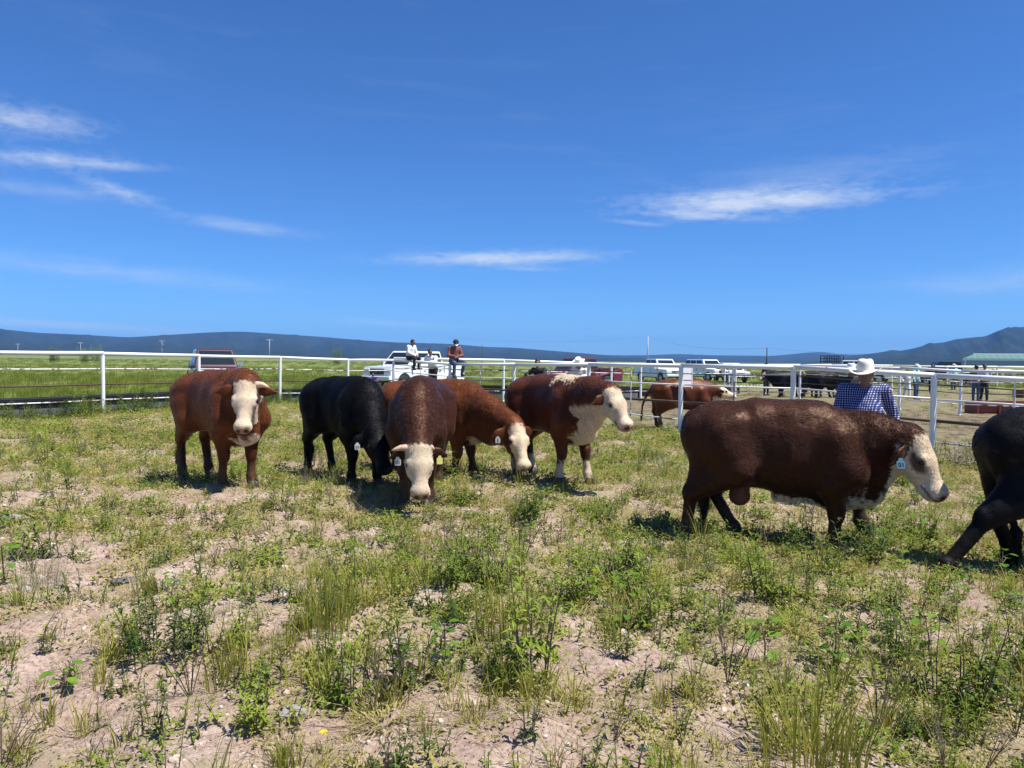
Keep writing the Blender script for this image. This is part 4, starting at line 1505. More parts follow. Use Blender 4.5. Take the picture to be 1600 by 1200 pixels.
def bull(name, label, loc, heading, scale, poll, nose, base, voxel=.017, group='cattle in the foreground pen', legs=None, face='full', white_legs=False, brisket=0.0,
         belly=0.0, crest=0.0, horns=None, ear_droop=(0., 0.), tags=(), roll=0.0, black=False, tail=(-.05, .0), scrotum=False, eye_patch=(0, 0), u_red=-.035, girth=1.0, cat='bull', withers=0.0, keel=0.0, throat=.05, throat_x=.45, lz=.0, deep=.0, slim=.86, hairs=34000):
    """poll, nose: world points of the top of the head and the muzzle; heading: yaw of the body (0 = +X)"""
    rz = heading
    root = thing(name, label, cat, loc, rz, group, scale)
    Wm = Matrix.Translation(loc) @ Matrix.Rotation(rz, 4, 'Z') @ Matrix.Scale(scale, 4)
    inv = Wm.inverted()
    P = np.array(inv @ Vector(poll))
    Q = np.array(inv @ Vector(nose))
    hd = (Q - P); HL = np.linalg.norm(hd); hd = hd / HL
    # lateral axis of the head (to its left), rolled if wanted
    lt = np.cross(np.array([0, 0, 1.0]), hd)
    if np.linalg.norm(lt) < .25:
        lt = lt + np.array([0, 1, 0]) * .5
    lt = lt - hd * (lt @ hd); lt /= np.linalg.norm(lt)
    up = np.cross(hd, lt)
    if roll:
        c, s = math.cos(roll), math.sin(roll)
        lt, up = lt * c + up * s, up * c - lt * s
    k_ = HL / .56
    H = lambda x, y, z: P + (hd * x + lt * y + up * z) * k_
    Yv = np.array([0, 1.0, 0])
    B = Body()
    g = girth
    # trunk
    B.add((-.66, 0, .97), (-.36, 0, .93), .285, .365, 'torso', .05, Yv, .90 * g)
    B.add((-.40, 0, .92 - deep), (.10, 0, .895 - deep), .335 + deep, .370 + deep, 'torso', .08, Yv, .80 * g)
    B.add((.06, 0, .90 - withers * .3 - deep), (.42, 0, .905 - withers), .365 + deep, .315, 'torso', .10, Yv, .80 * g)
    B.add((-.30, 0, 1.19), (.22, 0, 1.19), .085, .095, 'torso', .10, Yv, 1.7)          # loin and back
    B.add((.16, 0, 1.14 - withers), (.46, 0, 1.12 - withers), .14, .13, 'torso', .10, Yv, .9)              # withers
    B.add((-.84, 0, 1.10), (-.60, 0, 1.17), .075, .10, 'torso', .08)                   # tail head
    B.add((.36, 0, .60 - keel), (.64, 0, .60 - keel), .19, .12, 'torso', .12, Yv, .75)               # brisket
    for sy in (-1, 1):
        B.add((-.47, sy * .265 * g, 1.10), (-.41, sy * .24 * g, 1.08), .080, .06, 'torso', .07)     # hook bones
        B.add((-.27, sy * .52, 1.02), (-.24, sy * .52, .86), .125, .12, 'torso', .12, cut=True)   # hollow of the flank
        B.add((.12, sy * .54, 1.0), (.13, sy * .535, .78), .125, .12, 'torso', .10, cut=True)      # behind the shoulder
        B.add((-.60, sy * .15, 1.0), (-.47, sy * .215, .74), .235, .175, 'torso', .08)       # thigh
        B.add((-.79, sy * .12, .98), (-.72, sy * .16, .66), .145, .10, 'torso', .08)         # buttock
        B.add((.33, sy * .20, .98), (.44, sy * .245, .72), .17, .15, 'torso', .07)           # shoulder
        B.add((.44, sy * .245, .74), (.33, sy * .24, .62), .135, .125, 'torso', .06)
    # legs
    default = {'fl': (0, 0), 'fr': (0, 0), 'hl': (0, 0), 'hr': (0, 0)}
    default.update(legs or {})
    hooves = []
    for nm in ('fl', 'fr'):
        sy = 1 if nm == 'fl' else -1
        dx, lift = default[nm]
        y = sy * .20
        el = np.array((.32 + dx * .12, sy * .235, .60))
        kn = np.array((.36 + dx * .52 + lift * .35, y, .355 + lift * .5))
        fe = np.array((.355 + dx * .95 - lift * .25, y, .115 + lift * .95))
        ho = np.array((.385 + dx - lift * .30, y, .03 + lift))
        B.add((.38, sy * .235, .76), el, .15, .118, 'leg', .06)
        B.add(el, kn, .115, .064, 'leg', .05)
        B.add(kn + (.008, 0, .03), kn + (.006, 0, -.025), .071, .064, 'leg', .02)
        B.add(kn, fe, .053, .045, 'shank', .025)
        B.add(fe + (-.02, 0, .02), fe + (-.035, 0, -.005), .040, .030, 'shank', .015)
        B.add(fe, ho, .056, .056, 'shank', .03)
        hooves.append((ho, sy))
    for nm in ('hl', 'hr'):
        sy = 1 if nm == 'hl' else -1
        dx, lift = default[nm]
        y = sy * .185
        st = np.array((-.45 + dx * .18, sy * .235, .70))
        hk = np.array((-.77 + dx * .40, y, .45 + lift * .4))
        fe = np.array((-.70 + dx * .95, y, .125 + lift * .8))
        ho = np.array((-.665 + dx, y, .03 + lift))
        B.add((-.56, sy * .2, .86), st, .20, .155, 'leg', .07)
        B.add(st, hk, .150, .070, 'leg', .06)
        B.add((-.74, sy * .165, .78), hk + (-.01, 0, .03), .105, .052, 'leg', .06)
        B.add(hk + (-.022, 0, .05), hk + (-.012, 0, .0), .046, .050, 'leg', .02)
        B.add(hk, fe, .056, .046, 'shank', .025)
        B.add(fe + (-.02, 0, .02), fe + (-.035, 0, -.005), .040, .030, 'shank', .015)
        B.add(fe, ho, .058, .056, 'shank', .03)
        hooves.append((ho, sy))
    # narrow the stance and the points of shoulder and hip
    kx = slim * g
    B.p = [(q[0] * (1, kx, 1), q[1] * (1, kx, 1)) + q[2:] for q in B.p]
    hooves = [(h * np.array((1, kx, 1)), sy) for h, sy in hooves]
    # longer legs lift the trunk
    if lz:
        f_ = lambda q: np.array((q[0], q[1], q[2] * (1 + lz / .7) if q[2] < .7 else q[2] + lz))
        B.p = [(f_(q[0]), f_(q[1])) + q[2:] for q in B.p]
        hooves = [(np.array((h[0], h[1], h[2] * (1 + lz / .7))), sy) for h, sy in hooves]
    # neck: from the withers to behind the poll, deep and narrow, with the dewlap under it
    nb = np.array((.36, 0, .97 - withers + lz)); nt = H(-.02, 0, -.10)
    nm_ = nb * .5 + nt * .5 + np.array((.03, 0, .03))
    nl = np.cross(nt - nb, np.array([0, 0, 1.0])); nl = -nl / (np.linalg.norm(nl) + 1e-9)
    if np.linalg.norm(np.cross(nt - nb, [0, 0, 1.0])) < .15: nl = Yv
    B.add(nb, nm_, .29, .205, 'neck', .12, Yv, .80)
    B.add(nm_, nt, .205, .150, 'neck', .10, nl, .86)
    B.add(nb + (0, 0, .15), nm_ + (0, 0, .10), .13, .10, 'neck', .12)
    B.add(nm_ + (0, 0, .08), H(-.03, 0, -.03), .10, .09, 'neck', .10)
    jw = H(.10, 0, -.20)
    B.add((.52, 0, .66 + lz), jw * .5 + np.array((.52, 0, .66 + lz)) * .5 - (0, 0, .02), .15, .115, 'throat', .13, Yv, .6)
    B.add(jw * .5 + np.array((.52, 0, .66 + lz)) * .5 - (0, 0, .02), jw, .115, .085, 'throat', .10, nl, .7)
    # head
    B.add(H(.02, 0, -.055), H(.21, 0, -.055), .112, .108, 'head', .06, lt, 1.04)
    B.add(H(-.005, 0, -.005), H(.16, 0, .0), .075, .072, 'head', .05, lt, 1.35)
    B.add(H(.20, 0, -.05), H(.45, 0, -.045), .100, .070, 'head', .05, lt, .92)
    B.add(H(.46, -.025, -.045), H(.46, .025, -.045), .074, .074, 'head', .04)
    B.add(H(.08, 0, -.15), H(.36, 0, -.115), .085, .058, 'head', .06, lt, .85)
    B.add(H(.40, 0, -.125), H(.455, 0, -.115), .05, .045, 'head', .03, lt, 1.1)
    for sy in (-1, 1):
        B.add(H(.165, sy * .098, .0), H(.215, sy * .100, -.012), .036, .032, 'head', .04)
        B.add(H(.11, sy * .075, -.13), H(.24, sy * .065, -.11), .068, .052, 'head', .05)     # jaw muscle
        B.add(H(.505, sy * .048, -.012), H(.535, sy * .040, -.030), .021, .017, 'head', .018, cut=True)
        dr = ear_droop[0 if sy > 0 else 1]
        e0, e1, e2 = H(.015, sy * .10, -.045), H(.045 + .03 * dr, sy * (.20 - .02 * dr), -.055 - .09 * dr), H(.065 + .07 * dr, sy * (.315 - .06 * dr), -.05 - .20 * dr)
        ea = np.cross(e2 - e0, hd * .5 + up); ea = np.cross(e2 - e0, ea); ea /= np.linalg.norm(ea) + 1e-9
        B.add(e0, e1, .036 * k_, .062 * k_, 'ear', .03, ea, .42)
        B.add(e1, e2, .062 * k_, .018 * k_, 'ear', .02, ea, .36)
    # tail
    t0 = np.array((-.86, 0, 1.10 + lz)); sw, out = tail
    t1 = np.array((-.93 + out * .3, sw * .25, .95)); t2 = np.array((-.90 + out * .8, sw * .7, .62)); t3 = np.array((-.86 + out, sw, .36))
    B.add(t0, t1, .055, .042, 'tail', .03); B.add(t1, t2, .040, .030, 'tail', .03); B.add(t2, t3, .030, .026, 'tail', .02)
    B.add(t3, t3 - (.0, -sw * .2, .17), .042, .020, 'tail', .03)
    if scrotum:
        B.add((-.44, 0, .58), (-.43, 0, .44), .07, .088, 'scrotum', .04)
        B.add((-.12, 0, .45), (.02, 0, .43), .042, .036, 'sheath', .05)
    V, F = B.surface(voxel / scale)
    # --- small folds and muscle relief
    tg = B.nearest(V)
    is_ = lambda *n: np.isin(tg, n).astype(float)
    b1, b2, b3 = blot(V, 11 + len(label), .5), blot(V, 12, .16), blot(V, 13, .06)
    E = np.concatenate([F[:, [0, 1]], F[:, [1, 2]], F[:, [2, 3]], F[:, [3, 0]]])
    deg = np.bincount(E.ravel(), minlength=len(V)) + 1e-9
    # muscle relief and skin folds along the surface normal
    fn = np.cross(V[F[:, 2]] - V[F[:, 0]], V[F[:, 3]] - V[F[:, 1]])
    nv = np.zeros_like(V)
    for k in range(4):
        for ax in range(3):
            nv[:, ax] += np.bincount(F[:, k], fn[:, ax], len(V))
    nv /= np.linalg.norm(nv, axis=1)[:, None] + 1e-12
    nax = (nt - nb) / (np.linalg.norm(nt - nb) + 1e-9)
    nup = np.cross(nax, nl)
    if nup[2] < 0 and abs(nax[2]) < .8: nup = -nup
    under = smooth3(-(nv @ nup), .05, .35)
    # --- coat pattern
    base = np.array(base)
    c = np.tile(base, (len(V), 1))
    shade = 1 + .10 * b1 + .08 * b2
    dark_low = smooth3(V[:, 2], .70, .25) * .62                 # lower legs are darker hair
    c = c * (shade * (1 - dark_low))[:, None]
    c = c * (1 - .25 * is_('ear', 'tail'))[:, None]
    rel = (V - P) / k_
    hx, hy, hz = rel @ hd, rel @ lt, rel @ up
    near_head = np.maximum(is_('head'), smooth3(hx, -.10, .02) * (np.abs(hy) < .16) * is_('neck', 'throat'))
    wob = b2 * .025 + b3 * .018
    white = np.zeros(len(V))
    if face == 'full':
        edge = -.015 + np.maximum(0, -(hz - u_red)) * .95
        white = smooth3(hx + wob, edge - .012, edge + .018) * near_head
        white = white * (1 - smooth3(np.abs(hy), .155, .18) * (hx < .12))
    elif face == 'stripe':
        edge = .02 + np.maximum(0, -(hz + .015)) * 5
        white = smooth3(hx + wob, edge - .012, edge + .018) * near_head
    for sgn, am in ((1, eye_patch[0]), (-1, eye_patch[1])):
        if am:
            d = np.sqrt(((hx - .185) / .085) ** 2 + ((hz + .045) / .060) ** 2)
            white = white * (1 - am * smooth3(d + wob * 7, 1.25, .60) * (hy * sgn > .02))
    if face:
        white = white * (1 - is_('ear'))
    bw = np.abs(V[:, 1])
    nrel = V - nb
    bw_h = np.minimum(np.abs(V[:, 1]), np.abs(hy))
    if brisket:
        br = smooth3(V[:, 0] + wob * 2, .42, .50) * smooth3(.50 + .30 * brisket + lz - V[:, 2] + wob * 3, -.02, .05) * smooth3(.17 - bw + wob, -.02, .03) * is_('torso', 'throat', 'neck')
        side_ok = smooth3(-((V - nb) @ nup) - .10 + wob, -.03, .03) if throat > .1 else under
        th = is_('throat', 'neck') * smooth3(throat * 1.6 - bw_h + wob, -.02, .02) * side_ok * smooth3(V[:, 0], throat_x, throat_x + .12)
        white = np.maximum(white, np.maximum(br, th))
    if belly:
        bl = smooth3(.55 + lz - V[:, 2] + wob, -.03, .02) * smooth3(.10 * belly + .03 - bw + wob, -.02, .02) * is_('torso', 'sheath')
        white = np.maximum(white, bl)
    if crest:
        cr = smooth3(V[:, 0] + wob * 3, .12, .16) * smooth3(.52 - V[:, 0] + wob * 3, -.03, .03) * smooth3(V[:, 2] - lz - 1.252 + wob * 2.2 + .02 * crest, -.008, .012)
        white = np.maximum(white, cr)
    if white_legs:
        white = np.maximum(white, smooth3(.27 + b1 * .05 + b3 * .03 - V[:, 2], -.03, .03) * is_('leg', 'shank'))
    if scrotum:
        c = np.where((tg == 'scrotum')[:, None], np.array([.17, .062, .040]), c)
        white = np.where((tg == 'scrotum'), 0, white)
    dirty = 1 - .12 * b3[:, None] ** 2
    wcol = WHITE * (1 + .10 * b2 + .07 * b3)[:, None] * dirty
    c = c * (1 - white[:, None]) + wcol * white[:, None]
    if face:
        nosew = smooth3(hx, .485, .515) * smooth3(hz, -.105, -.07) * is_('head')
        c = c * (1 - nosew[:, None] * .85) + PINK * nosew[:, None] * .85
        rim = smooth3(.034 - np.sqrt((hx - .190) ** 2 + (hz + .010) ** 2), -.006, .004) * (np.abs(hy) > .06) * is_('head')
        c = c * (1 - rim[:, None] * .7) + np.array([.09, .035, .025]) * rim[:, None] * .7
        mouth = smooth3(.012 - np.abs(hz + .092 - (hx - .46) * .25 + b3 * .004), -.004, .004) * (hx > .36) * is_('head')
        c = c * (1 - mouth[:, None] * .8) + np.array([.07, .03, .025]) * mouth[:, None] * .8
        ns = np.sqrt(((hx - .525) / .9) ** 2 + (np.abs(hy) - .045) ** 2 + ((hz + .02) / 1.1) ** 2)
        ns = smooth3(.031 - ns, -.004, .005) * is_('head')
        c = c * (1 - ns[:, None] * .9) + np.array([.02, .01, .01]) * ns[:, None] * .9
    else:
        nosew = smooth3(hx, .485, .515) * is_('head')
        c = c * (1 - nosew[:, None] * .5) + np.array([.03, .03, .032]) * nosew[:, None] * .5
    # dust on the legs, old scars and dry mud
    dust = smooth3(.42 + b1 * .12 + b2 * .08 - V[:, 2], 0, .25) * .22 + smooth3(b1 + b2 * .6, .55, 1.3) * is_('torso') * .02
    dust = dust * (.22 if black else 1.0)
    c = c * (1 - dust[:, None]) + np.array([.20, .145, .105]) * dust[:, None]
    scar = smooth3(blot(V * np.array([.5, 1, 1.6]), 31 + len(name + label), .11) * smooth3(blot(V, 33 + len(label), .6), .1, .5), .62, .74) * is_('torso') * smooth3(V[:, 2], .7, .8)
    c = c * (1 - scar[:, None] * .05) + np.array([.30, .22, .18]) * scar[:, None] * .05
    curl = np.clip(is_('neck') * 1.0 + is_('throat') * .5 + is_('head') * smooth3(hx, .20, .0) * 1.0 + is_('torso') * smooth3(V[:, 0], .25, .5) * .6, 0, 1)
    c = np.clip(np.concatenate([c, np.ones((len(c), 1))], 1), 0, 1)
    for _ in range(9):
        curl = (np.bincount(E[:, 0], curl[E[:, 1]], len(V)) + np.bincount(E[:, 1], curl[E[:, 0]], len(V))) / deg
    along = (V - nb) @ nax
    folds = np.sin(along * 42 + b2 * 3.0 + b1 * 2) * np.clip(is_('neck') * .8 + is_('throat'), 0, 1) * smooth3(bw, .04, .12)
    ribs = np.sin(V[:, 0] * 58 + V[:, 2] * 10) * smooth3(V[:, 0], -.35, -.15) * smooth3(.30 - V[:, 0], 0, .2) * smooth3(V[:, 2], .55, .7) * smooth3(1.05 - V[:, 2], 0, .15) * is_('torso')
    for _ in range(3):
        folds = (np.bincount(E[:, 0], folds[E[:, 1]], len(V)) + np.bincount(E[:, 1], folds[E[:, 0]], len(V))) / deg
    V = V + nv * ((b1 * .0035 + b2 * .0020) * (1 - is_('head', 'ear')) + folds * .0055 + ribs * .0010)[:, None]
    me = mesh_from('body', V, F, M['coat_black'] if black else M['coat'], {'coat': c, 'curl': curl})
    link_mesh('body', me, root)
    if hairs:
        r_ = np.random.RandomState(len(label))
        A4 = V[F]
        ar = np.linalg.norm(np.cross(A4[:, 2] - A4[:, 0], A4[:, 3] - A4[:, 1]), axis=1)
        fi = np.searchsorted(np.cumsum(ar), r_.uniform(0, ar.sum(), hairs)).clip(0, len(F) - 1)
        u, w = r_.uniform(0, 1, hairs)[:, None], r_.uniform(0, 1, hairs)[:, None]
        root_p = (A4[fi, 0] * (1 - u) + A4[fi, 1] * u) * (1 - w) + (A4[fi, 3] * (1 - u) + A4[fi, 2] * u) * w
        vi = F[fi, 0]
        n_ = nv[vi]; tgv = tg[vi]; cu_ = curl[vi]; hxv = hx[vi]
        comb = np.tile(np.array([-.9, 0, -.45]), (hairs, 1))
        comb[np.isin(tgv, ('leg', 'shank', 'tail', 'scrotum'))] = (-.15, 0, -1)
        comb[tgv == 'head'] = hd
        comb[np.isin(tgv, ('neck', 'throat'))] = -nax * .6 - nup * .6
        wild = (.10 + .70 * cu_)[:, None]
        comb = comb + np.stack([b1, b2, blot(V, 17, .3)], 1)[vi] * .45
        comb = comb + r_.normal(0, 1, (hairs, 3)) * wild
        comb -= n_ * (comb * n_).sum(1)[:, None]
        comb /= np.linalg.norm(comb, axis=1)[:, None] + 1e-9
        ln_ = np.where(tgv == 'head', .011, np.where(np.isin(tgv, ('leg', 'shank')), .011, .015)) + cu_ * .010
        ln_ = np.where((tgv == 'tail') & (root_p[:, 2] < .42), .06, ln_) * r_.uniform(.6, 1.3, hairs)
        lift = (.28 + .35 * cu_ * r_.uniform(0, 1, hairs))[:, None]
        ln_ = ln_[:, None]
        pts = np.stack([root_p - n_ * .002, root_p + (comb * .45 + n_ * lift * .7) * ln_, root_p + (comb * .95 + n_ * lift * (.75 - .3 * cu_[:, None])) * ln_], 1)
        cv = bpy.data.hair_curves.new('hair')
        cv.add_curves([3] * hairs)
        cv.attributes['position'].data.foreach_set('vector', pts.astype(np.float32).ravel())
        ra = cv.attributes.get('radius') or cv.attributes.new('radius', 'FLOAT', 'POINT')
        ra.data.foreach_set('value', np.tile(np.array([.0011, .0009, .0003], np.float32) * (voxel / .016), hairs))
        hc = c[vi].copy()
        hc[:, :3] *= r_.uniform(.82, 1.18, hairs)[:, None]
        ca = cv.attributes.new('coat', 'FLOAT_COLOR', 'CURVE')
        ca.data.foreach_set('color', np.clip(hc, 0, 1).astype(np.float32).ravel())
        cv.materials.append(M['black_hair'] if black else M['coat_hair'])
        ho_ = bpy.data.objects.new('hair', cv)
        col.objects.link(ho_)
        ho_.parent = root
    # --- hooves, eyes, horns, tags
    hm = bull.hoof_mesh
    for (ho, sy) in hooves:
        o = link_mesh('hoof', hm, root)
        o.location = (ho[0] + .01, ho[1], ho[2] - .035)
    for sy in (-1, 1):
        e = H(.190, sy * .119, -.010)
        o = link_mesh('eye', bull.eye_mesh, root)
        o.location = e
        o.scale = (k_ * 1.12,) * 3
    if horns:
        for sy, ln, bend in horns:
            p0 = H(.0, sy * .085, -.005)
            p1 = H(.005, sy * (.085 + ln * .55), .012)
            p2 = H(.02 + bend * .4, sy * (.085 + ln), .008 + bend * .2)
            MB().path([p0, (np.array(p0) + np.array(p1)) / 2, p1, (np.array(p1) + np.array(p2)) / 2, p2], [.040 * k_, .037 * k_, .030 * k_, .021 * k_, .006 * k_], 12).build('horn', M['horn'], root, smooth=True)
    for sy, mk, lb in tags:
        dr = ear_droop[0 if sy > 0 else 1]
        e1 = Vector(H(.045 + .03 * dr, sy * (.205 - .02 * dr), -.055 - .09 * dr))
        # tag hangs from the ear, facing as the ear does
        dn = (Vector((0, 0, -1)) + Vector(hd) * .15).normalized()
        towards = (inv.to_3x3() @ (Vector((0, 0, CAM_H)) - (Wm @ e1))).normalized()
        fr = (Vector(hd) * .4 + Vector(lt) * sy * .6 + Vector(up) * .3).normalized()
        fr = (fr * .5 + towards * .9).normalized()
        sd_ = dn.cross(fr).normalized(); fr = sd_.cross(dn).normalized()
        w, h_ = .062, .078
        c0 = e1 + fr * .05 + dn * .02
        mb = MB()
        out_ = [(-.22, 0), (.22, 0), (.28, -.22), (.5, -.34), (.5, -1.0), (.42, -1.08), (-.42, -1.08), (-.5, -1.0), (-.5, -.34), (-.28, -.22)]
        vs = [c0 + sd_ * a * w - dn * b * h_ * 1.0 for a, b in out_]
        vs = [c0 + sd_ * (a * w) + dn * (-b * h_) for a, b in out_]
        n = len(vs)
        mb.add(vs + [v - fr * .004 for v in vs], [tuple(range(n)), tuple(reversed(range(n, 2 * n)))] + [((i + 1) % n, i, n + i, n + (i + 1) % n) for i in range(n)])
        t_ = mb.build('ear_tag', M[mk], root)
        ink = MB()
        for (x0, x1, y0, y1) in lb:
            q = [c0 + sd_ * (x * w) + dn * (y * h_) + fr * .0015 for x, y in ((x0, y0), (x1, y0), (x1, y1), (x0, y1))]
            ink.add(q, [(0, 1, 2, 3)])
        ink.build('tag_print', M['ink'], t_)
    return root

def _protos():
    mb = MB()
    for s in (-1, 1):                                   # cloven hoof
        mb.lathe([(.0, .085), (.036, .085), (.044, .02), (.046, .0), (0, .0)], (0, s * .027, 0), 10)
        mb.v = [(x * 1.28 if x > 0 else x, y, z) for x, y, z in mb.v]
    bull.hoof_mesh = mb.mesh('hoof', M['hoof'], True)
    e = MB().lathe([(.0001, -.024), (.014, -.020), (.0235, -.009), (.0245, 0), (.0235, .009), (.014, .020), (.0001, .024)], (0, 0, 0), 12)
    bull.eye_mesh = e.mesh('eye', M['eye'], True)
_protos()

NUM = [(-.30, -.18, .50, .90), (-.02, .10, .50, .90), (.10, .26, .50, .58), (.10, .26, .82, .90), (.24, .32, .50, .90)]
BROWN, DARKRED, RED = (0.122, 0.034, 0.0090), (0.034, 0.0086, 0.0044), (0.084, 0.0205, 0.0070)
BLACK = (0.0032, 0.0032, 0.0036)

def place(x, y):
    return Vector((x, y, float(gz(x, y)) - .015))

bull('bull', 'red brown bull standing at the left with its white face turned to the camera', place(-3.52, 9.35), math.atan2(-.66, .75), 1.0,
     at(384, 601, 8.65), at(377, 679, 8.40), BROWN, .016, lz=.09, girth=.94, brisket=.06, horns=[(1, .16, .05)], belly=.3, eye_patch=(.55, 0), tail=(-.13, .0), legs={'fl': (.02, 0), 'fr': (-.08, 0), 'hl': (.05, 0), 'hr': (-.06, 0)})
bull('bull', 'shiny black bull with lowered head between the left bull and the front facing one', place(-2.16, 10.1), math.atan2(-.72, .69), 1.0,
     at(588, 672, 9.25), at(606, 742, 8.95), BLACK, .018, lz=.075, girth=.86, face=None, black=True, tags=[(-1, 'tag_white', NUM)], ear_droop=(.5, .6), legs={'fl': (.12, 0), 'fr': (-.02, 0), 'hr': (-.10, 0), 'hl': (.08, 0)})
bull('bull', 'dark red bull grazing head on, white face down and horns spread sideways', place(-1.05, 8.95), math.atan2(-1.0, -.01), 1.05,
     at(655, 699, 7.92), at(658, 783, 7.72), DARKRED, .016, girth=.84, slim=.80, lz=.06, horns=[(-1, .20, .03), (1, .07, .02)], ear_droop=(.15, .25), tags=[(-1, 'tag_white', NUM), (1, 'tag_yellow', [])], brisket=.25)
bull('bull', 'brown bull seen side on behind the horned one, nose in the weeds', place(-1.03, 10.9), math.atan2(-.24, .97), 1.02,
     at(806, 665, 9.95), at(825, 739, 9.72), BROWN, .018, face='stripe', lz=.06, girth=.93, brisket=.15, throat=.02, tags=[(-1, 'tag_white', [(-.1, .1, .45, .95)])], ear_droop=(.3, .5), legs={'fl': (.10, 0), 'fr': (-.08, 0)})
bull('bull', 'bull with a white crest, white throat and white face held high in profile', place(.60, 10.4), math.atan2(-.80, .60), 1.015,
     at(956, 613, 9.25), at(987, 672, 9.0), RED, .016, lz=.09, girth=.90, brisket=.75, throat=.22, crest=1.0, white_legs=True, belly=.6, ear_droop=(.2, .35), eye_patch=(0, 0), legs={'fl': (.12, 0), 'fr': (-.10, 0)}, u_red=-.10)
bull('bull', 'large dark red bull walking right with a blue ear tag, nearest to the camera', place(2.60, 7.10), math.atan2(-.26, .97), 1.055,
     at(1430, 688, 6.65), at(1482, 784, 6.48), DARKRED, .0145, brisket=.02, throat=.05, throat_x=.88, belly=.30, scrotum=True, tags=[(-1, 'tag_blue', NUM)], ear_droop=(.05, .75), eye_patch=(0, .9), hairs=80000, deep=.022,
     legs={'hr': (-.20, 0), 'hl': (.24, 0), 'fr': (-.02, 0), 'fl': (.30, .14)}, tail=(.10, .12), u_red=-.09, withers=.075, keel=.07)
bull('bull', 'black bull walking out of the picture at the right edge, only its hindquarters in view', place(4.84, 6.25), math.atan2(.03, 1.0), 1.06,
     Vector((6.25, 6.3, 1.25)), Vector((6.65, 6.3, .85)), BLACK, .0155, face=None, black=True, lz=.03, legs={'hr': (-.64, 0), 'hl': (.10, 0), 'fr': (.15, 0), 'fl': (-.15, 0)}, tail=(-.10, .12))
bull('bull', 'distant red brown bull with a swinging tail, alone behind the fence', place(4.2, 18.6), math.atan2(.15, 1.0), .93,
     at(1122, 607, 18.6), at(1150, 618, 18.7), RED, .028, group='cattle in the pens behind', face='full', tail=(.1, -.28), brisket=.2, hairs=0)

# --- cattle standing behind the far fence
first = None
spots = [(1232, 37.5, 178, 'black cow with a white muzzle, standing at the left end of the far black row', 'a'), (1262, 39.5, 10, 'black cow side on in the far row, right of the dark leading one', 'b'),
         (1290, 37.5, 190, 'black cow in the middle of the far row, in front of the barred truck', 'a'), (1318, 39.0, 15, 'black cow nearest the checked shirt man in the far row', 'b')]
srcs = {}
for (px, y, deg, lb, kd) in spots:
    p = at(px, 600, y)
    l = place(p.x, p.y)
    if kd not in srcs:
        a = rad(deg)
        f = Vector((math.cos(a), math.sin(a), 0))
        hz = (1.20, .85) if kd == 'a' else (.85, .30)
        srcs[kd] = bull('cow', lb, l, a, 1.0, l + f * 1.10 + Vector((0, 0, hz[0])), l + f * 1.45 + Vector((0, 0, hz[1])), BLACK, .035, group='black cattle in the far pen',
                        face='stripe' if kd == 'a' else None, black=True, cat='cow', tail=(.08, 0), hairs=0)
    else:
        c = copy_tree(srcs[kd])
        c.location = l
        c.rotation_euler = (0, 0, rad(deg))
        c['label'] = lb
p = at(1570, 585, 74)
l = place(p.x, p.y)
srcs['w'] = bull('cow', 'cream coloured cow far off at the right, in front of the green roofed shed', l, rad(175), 1.0, l + Vector((-1.05, .1, 1.25)), l + Vector((-1.4, .1, .9)), (.52, .43, .32), .05,
     group='pale cattle by the shed', face=None, cat='cow', hairs=0)
c = copy_tree(srcs['w'])
p = at(1543, 583, 78)
c.location = place(p.x, p.y)
c.rotation_euler = (0, 0, rad(150))
c['label'] = 'second cream cow, left of the other one and half hidden by the pair of people'
# ------------------------------------------------------------------ people
def make_hand():
    B = Body()
    B.add((.0, 0, 0), (.045, .012, 0), .022, .026, 'h', .012, np.array([0, 0, 1.]), .55)
    B.add((.0, 0, 0), (.075, -.018, 0), .022, .020, 'h', .012, np.array([0, 0, 1.]), .55)
    B.add((.05, .014, 0), (.085, .016, 0), .022, .018, 'h', .012, np.array([0, 0, 1.]), .6)
    for i, (y, l) in enumerate(((.027, .070), (.009, .080), (-.009, .074), (-.026, .058))):
        a = np.array((.085, y * .95, 0)); b = a + (l * .5, y * .08, -.010); c = b + (l * .45, y * .04, -.030)
        B.add(a, b, .0105, .0095, 'h', .004)
        B.add(b, c, .0095, .0075, 'h', .004)
    B.add((.02, .024, -.004), (.055, .052, -.014), .013, .011, 'h', .008)
    B.add((.055, .052, -.014), (.082, .055, -.026), .011, .0085, 'h', .004)
    V, F = B.surface(.0042)
    return mesh_from('hand', V, F, M['skin'])
HAND = make_hand()

